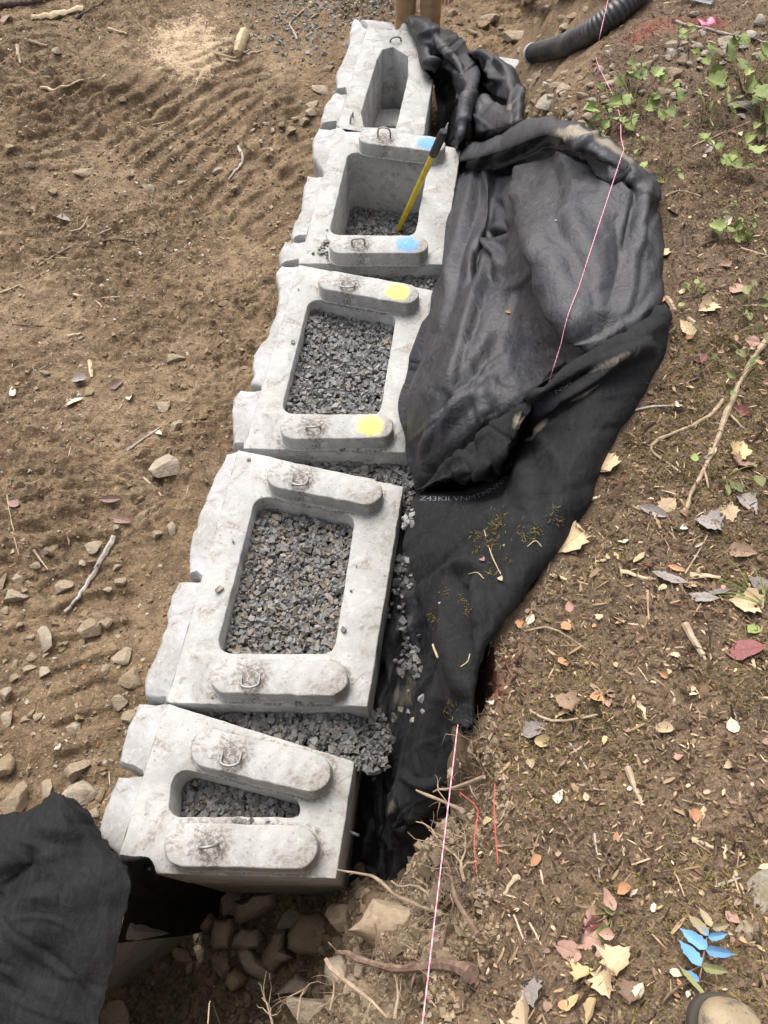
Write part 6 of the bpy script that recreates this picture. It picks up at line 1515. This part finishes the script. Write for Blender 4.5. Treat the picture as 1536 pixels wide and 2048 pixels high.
while cnt < 120:
    px, py = r.uniform(960, 1536), 2048 * r.random() ** .8
    if py < 230: continue
    d = Vector(ray(px, py)); p = UT(px, py)
    if not inside(p[0:1], p[1:2], POLY)[0] or UF(px, py): continue
    leaf(px, py, r.uniform(9, 22), str(r.choice(['oval', 'birch', 'maple', 'long'])), str(r.choice(['tan', 'tan', 'brown', 'brown', 'pale', 'grey', 'yellow', 'pink', 'brown', 'tan', 'orange'])), Lb[0], Lb[1]); cnt += 1

# blue painted compound leaf
fl = empty('painted_leaf_frond', UT(1388, 1975)); tag(fl, 'compound leaf sprayed bright blue lying above the boot', 'painted leaf')
par = np.array(fl.location)
def put_leaflet(parent, base, tip, wid, mat, name='leaflet', shape='birch', up=.035):
    b, e = UT(*base) + np.array([0, 0, up]), UT(*tip) + np.array([0, 0, up * .8]); L = np.linalg.norm(e - b)
    x = Vector(e - b).normalized(); n = Vector((.1, -.2, 1)); n = (n - x * n.dot(x)).normalized(); y = n.cross(x)
    o = link(name, leaf_mesh(shape, 1, mat, mat.name), parent)
    m = Matrix((x, y, n)).transposed().to_4x4()
    o.matrix_basis = Matrix.Translation(Vector(b + (e - b) * .45 - np.array(parent.location))) @ m @ Matrix.Diagonal((L, L * wid, L * wid, 1)); return o
for b, e, mk in [((1400, 1898), (1347, 1856), 'blue'), ((1387, 1932), (1345, 1880), 'blue'), ((1401, 1871), (1364, 1829), 'dusty'), ((1407, 1855), (1386, 1815), 'dusty'), ((1408, 1857), (1449, 1849), 'dusty'), ((1401, 1875), (1443, 1868), 'blue'), ((1395, 1899), (1460, 1909), 'blue'), ((1390, 1932), (1447, 1943), 'dull'), ((1384, 1962), (1358, 1938), 'blue')]:
    put_leaflet(fl, b, e, .62, LM[mk])
put_leaflet(fl, (1403, 1872), (1378, 1850), .6, LM['blue'], up=.037)
C = catmull(np.array([UT(*q) + np.array([0, 0, .03]) for q in [(1407, 1850), (1398, 1890), (1389, 1935), (1384, 1972)]]), 12)
v, f = tube_mesh(C, .0016, 6); link('stem', new_mesh('stem', v - par, f, M['root_bark'], True), fl)
gb = put_leaflet(fl, (1396, 1996), (1340, 1928), .35, LM['dull'], 'leaflet', 'long', .05); gb.name = 'broad_grass'; gb.parent = None; gb.location = Vector(gb.location) + Vector(par)
tag(gb, 'broad olive grass blade crossing behind the boot toe', 'grass blade')

# ------------------------------------------------------------------ green seedlings
t = NT('green_stem'); M['gstem'] = t.out((0.16, 0.15, 0.06), .6)
def plant(px, py, spread, n, size, cols, label, shape='maple', hgt=.10, seed=0):
    r = np.random.default_rng(seed + int(px)); base = UT(px, py)
    root = empty('seedling', base); tag(root, label, 'plant', 'green seedlings on the bank')
    for i in range(int(n * 1.3)):
        a = r.uniform(0, 2 * math.pi); d = spread * 1.05 * math.sqrt(r.random()); tip = np.array([math.cos(a) * d, math.sin(a) * d * .9, 0])
        gz = float(height(base[0] + tip[0], base[1] + tip[1])) - base[2]
        tip[2] = gz + r.uniform(.35, 1.0) * hgt
        mid = tip * .5 + np.array([0, 0, hgt * .25])
        v, f = tube_mesh(catmull([(tip[0] * .1, tip[1] * .1, -.01), mid, tip], 7), .0013, 5); link('stem', new_mesh('stem', v, f, M['gstem'], True), root)
        s = size * r.uniform(.35, .85); nrm = Vector((r.normal(0, .35), r.normal(-.2, .35), 1)).normalized(); b = r.uniform(0, 2 * math.pi) if i % 2 else a
        x = Vector((math.cos(b), math.sin(b), 0)); x = (x - nrm * x.dot(nrm)).normalized()
        o = link('leaf', leaf_mesh(shape, int(r.integers(4)), LM[str(r.choice(cols))], str(r.choice(cols)) + 'p'), root)
        o.matrix_basis = Matrix.Translation(Vector(tip)) @ Matrix((x, nrm.cross(x), nrm)).transposed().to_4x4() @ Matrix.Diagonal((s, s, s, 1))
G, GD = ['green', 'green', 'dull'], ['dull', 'red', 'pink']
plant(1495, 180, .26, 20, .12, ['green'], 'largest leafy green seedling at the upper right edge', hgt=.16)
plant(1520, 260, .2, 14, .09, ['green'], 'green seedling at the right edge below the largest one')
plant(1262, 222, .20, 20, .085, ['green'], 'low spreading green plant behind the far end of the fabric', hgt=.08)
plant(1225, 255, .12, 10, .06, G, 'small green leaves hugging the fabric\'s far right corner', hgt=.05)
plant(1405, 250, .14, 9, .07, G, 'yellow green seedling between the two leafy plants', 'long')
plant(1440, 335, .11, 9, .085, ['green'], 'lone green seedling on dark soil at the right')
plant(1330, 358, .09, 8, .045, G, 'thin green seedling right of the fabric\'s upper edge', hgt=.04)
plant(1462, 485, .07, 6, .075, ['green'], 'green seedling by the dark crooked branch', hgt=.05)
plant(1255, 172, .07, 6, .06, G, 'small green seedling on the slope above the low plant')
plant(1355, 95, .05, 5, .05, ['green'], 'tiny green seedling in the grey rubble')
plant(1475, 445, .12, 9, .03, ['green'], 'patch of tiny green sprouts near the pale leaf', 'oval', .03)
plant(1385, 600, .07, 7, .035, G, 'few small green leaves above the tan leaf by the wood piece', 'oval', .03)
plant(1290, 300, .10, 8, .04, G, 'sparse sprouts beside the muddy fabric corner', 'oval', .04)
plant(1440, 690, .14, 9, .055, GD, 'reddish green seedling with oval leaves right of the fabric fold', 'oval', .08)
plant(1490, 640, .10, 6, .055, ['dull'], 'dull green oval-leaved seedling at the right edge', 'oval', .08)
plant(1470, 760, .12, 7, .06, GD, 'seedling with purple leaves beside the long pale branch', 'oval', .07)
plant(1440, 960, .10, 6, .05, ['dull'], 'dull green seedling right of the long branch\'s lower end', 'oval', .06)
plant(1225, 1825, .05, 5, .055, GD, 'small purple and green seedling near the lone orange leaf', 'oval', .05)
# grass tuft
for px, py in [(1505, 1195), (1530, 1215)]:
    b = UT(px, py); rt = empty('grass_tuft', b); tag(rt, 'small tuft of green grass blades at the right edge' if px < 1520 else 'grass tuft cut by the right picture edge', 'grass')
    for i in range(7):
        a = r.uniform(1.2, 3.4); L = r.uniform(.06, .14); C = np.array([(math.cos(a) * L * s, math.sin(a) * L * s, L * .6 * s * (1.3 - s)) for s in np.linspace(0, 1, 6)])
        v, f = tube_mesh(C, np.linspace(.0022, .0004, 6), 4); link('blade', new_mesh('blade', v, f, LM['green'], True), rt)

# moss crumbs and flecks on the flap
V_, F_, C_ = [], [], []; off = 0
for px, py, n, sd in [(1000, 1050, 60, 9), (985, 1085, 40, 10), (955, 1070, 20, 6), (1070, 1060, 26, 6), (1045, 1060, 12, 5), (960, 1112, 14, 6), (985, 1140, 14, 6), (870, 1240, 24, 6), (935, 1222, 24, 6), (905, 1415, 26, 8), (1110, 1030, 24, 10), (890, 1190, 8, 5), (925, 1200, 8, 4), (1055, 1080, 16, 8), (1020, 1120, 8, 4)]:
    for _ in range(n):
        h = UF(px + r.normal(0, sd), py + r.normal(0, sd * 1.3))
        if not h: continue
        p = np.array(h[0][:]) + np.array(h[1][:]) * .004; d = r.normal(0, 1, 3); d /= np.linalg.norm(d); L = r.uniform(.006, .022)
        m = [p]
        for _ in range(2): d = d + r.normal(0, .6, 3); d /= np.linalg.norm(d); m.append(m[-1] + d * L / 2)
        v, f = tube_mesh(np.array(m), np.array([1, .8, .4]) * .0014, 3, False); V_.append(v); F_ += [tuple(i + off for i in x) for x in f]; off += len(v)
        C_.append(np.tile((np.array([.20, .14, .055]) if r.random() < .8 else np.array([.20, .22, .08])) * r.uniform(.5, 1.3), (len(v), 1)))
V, c0 = centred(np.vstack(V_)); tag(link('moss_crumbs', new_mesh('moss_crumbs', V, F_, M['moss'], True, np.vstack(C_)), None, c0), 'brown moss crumbs lying on the black fabric flap', 'moss', None, 'stuff')
for pts, lb in [([(970, 1062), (985, 1110), (1003, 1150)], 'thin dry stalk with a leaf bit lying on the black flap'), ([(868, 1288), (872, 1300), (878, 1315)], 'short pale twig at the edge of the flap\'s tongue'), ([(940, 1148), (955, 1148), (967, 1160)], 'curved pale fibre on the flap'), ([(1055, 1095), (1070, 1083), (1082, 1095)], 'hooked pale fibre at the flap\'s right edge'), ([(922, 1335), (935, 1325), (940, 1310)], 'pale fibre scrap low on the flap\'s tongue')]:
    P = []
    for q in pts:
        h = UF(*q)
        if h: P.append(np.array(h[0][:]) + np.array(h[1][:]) * .004)
    if len(P) > 1:
        v, f = tube_mesh(catmull(np.array(P), 10), .0016 if 'twig' not in lb else .004, 5); tag(link('twig', new_mesh('twig', v - P[0], f, M['pale_wood'], True), None, P[0]), lb, 'twig', 'bits on the fabric flap')
for px, py in [(1009, 1092), (880, 1207), (1112, 442), (845, 1405)]:
    h = UF(px, py)
    if h: tag(link('paper_scrap', ROCKS_G[0], None, h[0]), 'tiny white fleck on the black fabric', 'fleck', 'white flecks on the fabric').scale = (.012, .009, .006)
leaf(968, 1124, 14, 'oval', 'pink', 'small pinkish leaf bit on the black flap', fab=True); leaf(1004, 1162, 16, 'birch', 'tan', 'small tan leaf bit at the end of the dry stalk', fab=True)

# faded print on the fabric, following the sheet
t = NT('faded_grey_print'); M['print'] = t.out(t.mix(t.noise(90, 3, .7), (0.075, 0.078, 0.092), (0.15, 0.153, 0.175)), .8)
def fabric_text(txt, path, hpx, label):
    cu = bpy.data.curves.new('print_text', 'FONT'); cu.body = txt; cu.size = 1.0; cu.resolution_u = 3
    to = bpy.data.objects.new('print_tmp', cu); COL.objects.link(to)
    me0 = to.to_mesh(); v = np.array([q.co[:] for q in me0.vertices]); fs = [list(p.vertices) for p in me0.polygons]; to.to_mesh_clear()
    bpy.data.objects.remove(to); 
    path = catmull([(a, b, 0) for a, b in path], 80)[:, :2]; L = np.r_[0, np.cumsum(np.hypot(*np.diff(path, axis=0).T))]
    xs = v[:, 0] / v[:, 0].max() * L[-1]
    cx, cy = np.interp(xs, L, path[:, 0]), np.interp(xs, L, path[:, 1]); tx, ty = np.interp(xs, L, np.gradient(path[:, 0], L)), np.interp(xs, L, np.gradient(path[:, 1], L))
    px, py = cx + ty * v[:, 1] * hpx, cy - tx * v[:, 1] * hpx
    out = []
    for a, b in zip(px, py):
        h = UF(a, b)
        if h is None: h = (Vector(U(a, b, .6)), Vector((0, 0, 1)))
        out.append(np.array(h[0][:]) + np.array(h[1][:]) * .0035)
    par = np.array(fr.location)
    link('printed_code', new_mesh('printed_code', np.array(out) - par, fs, M['print']), fr)['label'] = label
fabric_text('Z43KII VNMTMNNIS', [(840, 1002), (870, 1003), (905, 1003), (945, 1001), (975, 990), (1000, 974), (1018, 955)], 13, 'faded grey printed code on the flap')
fabric_text('NOI', [(1112, 790), (1128, 779), (1143, 768)], 11, 'faded printed letters under the fold')

# ------------------------------------------------------------------ boot and far worker
t = NT('scuffed_tan_leather')
c = t.mix(t.ramp(t.noise(14, 6, .7, dist=.5), [(0.35, 0), (0.62, 1)]), (0.17, 0.13, 0.078), (0.28, 0.225, 0.145))
c = t.mix(t.ramp(t.noise(30, 5, .75), [(0.54, 0), (0.66, .85)]), c, (0.055, 0.055, 0.06))
M['leather'] = t.out(c, .72, t.bump(t.noise(90, 4), .4, .004), .3)
t = NT('dark_boot_sole'); M['sole'] = t.out((0.05, 0.042, 0.034), .85)
bp = UT(1424, 2058); by = bp[1]
boot = empty('work_boot', (bp[0], by - .10, bp[2])); tag(boot, 'scuffed tan leather boot toe at the lower right corner', 'boot'); boot.rotation_euler = (0, 0, math.radians(-4))
def sect(y, w, h, z0, n=16, sq=2.6, cx=0.0):
    out = []
    for k in range(n):
        a = 2 * math.pi * k / n; c, s = math.cos(a), math.sin(a)
        out.append((cx + w * np.sign(c) * abs(c) ** (2 / sq), y, z0 + h / 2 + h / 2 * np.sign(s) * abs(s) ** (2 / sq)))
    return out
def loft(secs):
    n = len(secs[0]); V = [p for s in secs for p in s]; Fs = []
    for i in range(len(secs) - 1):
        for k in range(n): Fs.append((i * n + k, i * n + (k + 1) % n, (i + 1) * n + (k + 1) % n, (i + 1) * n + k))
    Fs.append(tuple(range(n))[::-1]); Fs.append(tuple((len(secs) - 1) * n + k for k in range(n))); return np.array(V), Fs
ys = [-.155, -.14, -.10, -.04, .02, .06, .10, .125, .14, .148]; ws = [.022, .040, .043, .042, .045, .051, .052, .046, .033, .014]; hs = [.05, .08, .10, .11, .105, .085, .072, .064, .050, .025]
v, f = loft([sect(a, b, c, .026) for a, b, c in zip(ys, ws, hs)]); link('upper', new_mesh('upper', v, f, M['leather'], True), boot)
boot.children[0].modifiers.new('s', 'SUBSURF').render_levels = 2
v, f = loft([sect(a * 1.03, b * 1.04 + .002, .030, 0, sq=5) for a, b in zip(ys, ws)]); so = link('sole', new_mesh('sole', v, f, M['sole'], True), boot)
so.modifiers.new('s', 'SUBSURF').render_levels = 2
V = []; secs = []
for z, w, d, y0 in [(.06, .041, .075, -.07), (.10, .042, .072, -.075), (.14, .043, .062, -.085), (.19, .048, .06, -.09), (.25, .052, .062, -.09), (.252, .046, .055, -.09), (.16, .040, .05, -.088)]:
    secs.append([(w * math.cos(2 * math.pi * k / 16), y0 + d * math.sin(2 * math.pi * k / 16), z) for k in range(16)])
v, f = loft(secs); link('shaft', new_mesh('shaft', v, f, M['leather'], True), boot)
v, f = tube_mesh(catmull([(-.037, .075, .077), (-.02, .083, .098), (0, .085, .103), (.02, .083, .098), (.037, .075, .077)], 16), .0018, 6); link('toe_seam', new_mesh('toe_seam', v, f, M['sole'], True), boot)

# the worker behind the far block: skinned figure, trousers and shirt over it
t = NT('skin'); M['skin'] = t.out(t.mix(t.noise(12), (0.42, 0.24, 0.16), (0.50, 0.30, 0.21)), .55)
t = NT('tan_canvas_trousers')
c = t.mix(t.ramp(t.noise(7, 5, .65), [(0.35, 0), (0.65, 1)]), (0.33, 0.22, 0.12), (0.45, 0.32, 0.19)); M['canvas'] = t.out(c, .9, t.bump(t.noise(10, 5, .6, dist=1), .6, .03), .2)
t = NT('grey_shirt'); M['shirt'] = t.out((0.12, 0.13, 0.15), .9)
t = NT('dark_hair'); M['hair'] = t.out((0.04, 0.028, 0.02), .8)
def skin_obj(name, pts, edges, rad, mat, parent, root=0, sub=2):
    me = bpy.data.meshes.new(name); me.from_pydata([tuple(p) for p in pts], edges, []); me.update()
    o = link(name, me, parent); m = o.modifiers.new('skin', 'SKIN'); m.use_smooth_shade = True; m.use_x_symmetry = False
    for i, rr in enumerate(rad): me.skin_vertices[0].data[i].radius = (rr, rr) if np.isscalar(rr) else rr; me.skin_vertices[0].data[i].use_root = (i == root)
    o.modifiers.new('sub', 'SUBSURF').render_levels = sub; me.materials.append(mat); return o
wy = 5.80; pw = U(836, 30, -.12); wx0 = pw[0] * wy / pw[1]
gz = float(height(wx0, wy)); per = empty('person', (wx0, wy, gz)); tag(per, 'person in tan work trousers standing behind the far corner block', 'person')
per.rotation_euler = (0, 0, math.radians(180 - 8))
# local: facing +y (turned towards the camera), z up
B = [(0, 0, .98), (0, .02, 1.15), (0, .04, 1.32), (0, .06, 1.46), (0, .09, 1.54), (0, .10, 1.66), (0, .11, 1.74),
     (.085, 0, .93), (.09, .02, .50), (.095, -.02, .09), (.10, .10, .04), (-.085, 0, .93), (-.09, .02, .50), (-.095, -.02, .09), (-.10, .10, .04),
     (.18, .06, 1.42), (.25, .06, 1.14), (.21, .16, .92), (.20, .19, .85), (-.18, .06, 1.42), (-.25, .06, 1.14), (-.21, .18, .93), (-.20, .21, .86)]
E_ = [(0, 1), (1, 2), (2, 3), (3, 4), (4, 5), (5, 6), (0, 7), (7, 8), (8, 9), (9, 10), (0, 11), (11, 12), (12, 13), (13, 14), (3, 15), (15, 16), (16, 17), (17, 18), (3, 19), (19, 20), (20, 21), (21, 22)]
R_ = [.12, .11, .12, .09, .055, .085, .06, .075, .052, .038, .03, .075, .052, .038, .03, .05, .04, .028, (.038, .016), .05, .04, .028, (.038, .016)]
for hb, sx in ((18, 1), (22, -1)):
    hx, hy, hz = B[hb]
    for k, (dx, L) in enumerate([(-.03, .055), (-.011, .075), (.010, .08), (.029, .07), (.045, .06)]):
        i0 = len(B); dx2 = dx * sx
        B += [(hx + dx2, hy + .012, hz - .045 if k else hz - .02), (hx + dx2 * 1.15, hy + .028, hz - .045 - L * .55 if k else hz - .05), (hx + dx2 * 1.1, hy + .03, hz - .045 - L if k else hz - .075)]
        E_ += [(hb, i0), (i0, i0 + 1), (i0 + 1, i0 + 2)]; R_ += [.011, .0095, .007]
skin_obj('body', B, E_, R_, M['skin'], per)
tr = [(0, 0, 1.02), (0, 0, .92), (.088, 0, .86), (.092, .02, .52), (.095, -.01, .12), (-.088, 0, .86), (-.092, .02, .52), (-.095, -.01, .12)]
skin_obj('trousers', tr, [(0, 1), (1, 2), (2, 3), (3, 4), (1, 5), (5, 6), (6, 7)], [.135, .13, .098, .078, .075, .098, .078, .075], M['canvas'], per)
sh = [(0, 0, 1.0), (0, .02, 1.16), (0, .04, 1.32), (0, .06, 1.44), (.19, .06, 1.42), (.255, .06, 1.16), (-.19, .06, 1.42), (-.255, .06, 1.16)]
skin_obj('shirt', sh, [(0, 1), (1, 2), (2, 3), (3, 4), (4, 5), (3, 6), (6, 7)], [(.16, .125), (.155, .125), (.165, .13), .10, .07, .06, .07, .06], M['shirt'], per)
skin_obj('hair', [(0, .075, 1.62), (0, .085, 1.72), (0, .11, 1.78)], [(0, 1), (1, 2)], [.085, .095, .07], M['hair'], per)
for sx in (1, -1):
    v, f = loft([sect(a + .0, b, c * .95, 0) for a, b, c in zip(ys, ws, hs)]); link('boot', new_mesh('boot', v + np.array([.095 * sx, .05, 0]), f, M['leather'], True), per)
    bm = bmesh.new(); bmesh.ops.create_icosphere(bm, subdivisions=2, radius=.013); me = bpy.data.meshes.new('eye'); bm.to_mesh(me); bm.free(); me.materials.append(M['white']); link('eye', me, per, (.032 * sx, .185, 1.655))
v, f = loft([[(.011 * math.cos(a), .18 + y, z + .012 * math.sin(a)) for a in np.linspace(0, 2 * math.pi, 8, endpoint=False)] for y, z in [(.0, 1.635), (.018, 1.625), (.026, 1.618)]]); link('nose', new_mesh('nose', v, f, M['skin'], True), per)

# ------------------------------------------------------------------ labels that single out each of many alike things
LAND = [(181, 1150, 'the long grey stick'), (300, 1330, "the second block's lower face stone"), (41, 1600, 'the squarish stone above the felt'), (350, 720, 'the lone notched stone'), (335, 835, 'the pair of flat brown stones'), (365, 90, 'the sawdust patch'), (642, 180, "the stone by the far corner block"),
        (120, 300, 'the far track marks'), (150, 780, 'the bark heap'), (1062, 122, "the pipe's silver end"), (1028, 77, 'the long tan boulder'), (1095, 215, 'the big pale rock'), (1410, 48, 'the pink flag'), (1453, 90, 'the largest rubble stone'), (1495, 180, 'the largest seedling'), (1262, 222, 'the low spreading plant'), (1440, 335, 'the lone seedling'), (1130, 57, "the lower dirt's stones"),
        (622, 1868, 'the largest boulder in the pit'), (440, 1870, 'the squarish pit rock'), (780, 1850, 'the pale slab'), (469, 1962, 'the rounded grey pit rock'), (1144, 1085, 'the big maple leaf'), (1430, 880, 'the long pale branch'), (1331, 1161, 'the grey bark strip'), (1487, 1305, 'the dark red leaf'), (1448, 1359, 'the thick bare branch'), (1268, 1575, 'the thick broken stick'), (1400, 1890, 'the blue painted leaf'),
        (1199, 1881, 'the largest pink leaf'), (1253, 1782, 'the lone orange leaf'), (1525, 1800, 'the mossy stone'), (1360, 625, 'the thick wood piece'), (1125, 1330, 'the orange leaf by the red soil'), (1462, 485, 'the seedling by the crooked branch'), (1121, 1595, 'the almost white leaf'), (1329, 1460, 'the oval tan leaf'), (490, 95, 'the wooden chunk')]
ORD = ['closest', 'second closest', 'third closest', 'fourth closest', 'fifth closest', 'sixth closest', 'seventh closest', 'eighth closest', 'ninth closest', 'tenth closest', 'eleventh closest', 'twelfth closest', 'thirteenth closest', 'fourteenth closest', 'fifteenth closest', 'sixteenth closest', 'seventeenth closest', 'eighteenth closest', 'nineteenth closest', 'twentieth closest', 'next farthest', 'farthest']
bpy.context.view_layer.update()
by = {}
for o in COL.objects:
    if o.parent is None and 'label' in o.keys() and o.get('kind') is None: by.setdefault(o['label'], []).append(o)
buckets = {}
for lb, os_ in by.items():
    if len(os_) < 2: continue
    for o in os_:
        px, py = project(np.array(o.matrix_world.translation[:]))
        px, py = float(px), float(py)
        d, nm, lx, ly = min((math.hypot(px - a, py - b), n_, a, b) for a, b, n_ in LAND)
        dr = ('right of' if px > lx else 'left of') if abs(px - lx) > abs(py - ly) else ('below' if py > ly else 'above')
        kind = o.name.split('.')[0].replace('_', ' ')
        col = ''
        if o.data and o.data.materials: col = {'tan_field_stone': 'tan', 'grey_field_stone': 'grey', 'split_pale_wood': 'pale'}.get(o.data.materials[0].name, o.data.materials[0].name.split('_leaf')[0].replace('_', ' ') if 'leaf' in o.data.materials[0].name else '')
        buckets.setdefault((col, kind, dr, nm), []).append((d, o))
for (col, kind, dr, nm), L in buckets.items():
    L.sort(key=lambda q: q[0])
    for i, (d, o) in enumerate(L):
        if kind.startswith('paper'): kind, col = 'white fleck', ''
        base = ('small ' + col + ' ' + kind).replace('  ', ' ')
        o['label'] = (base + ' ' + dr + ' ' + nm + (', ' + ORD[min(i, 21)] + ' to it' if len(L) > 1 else ''))
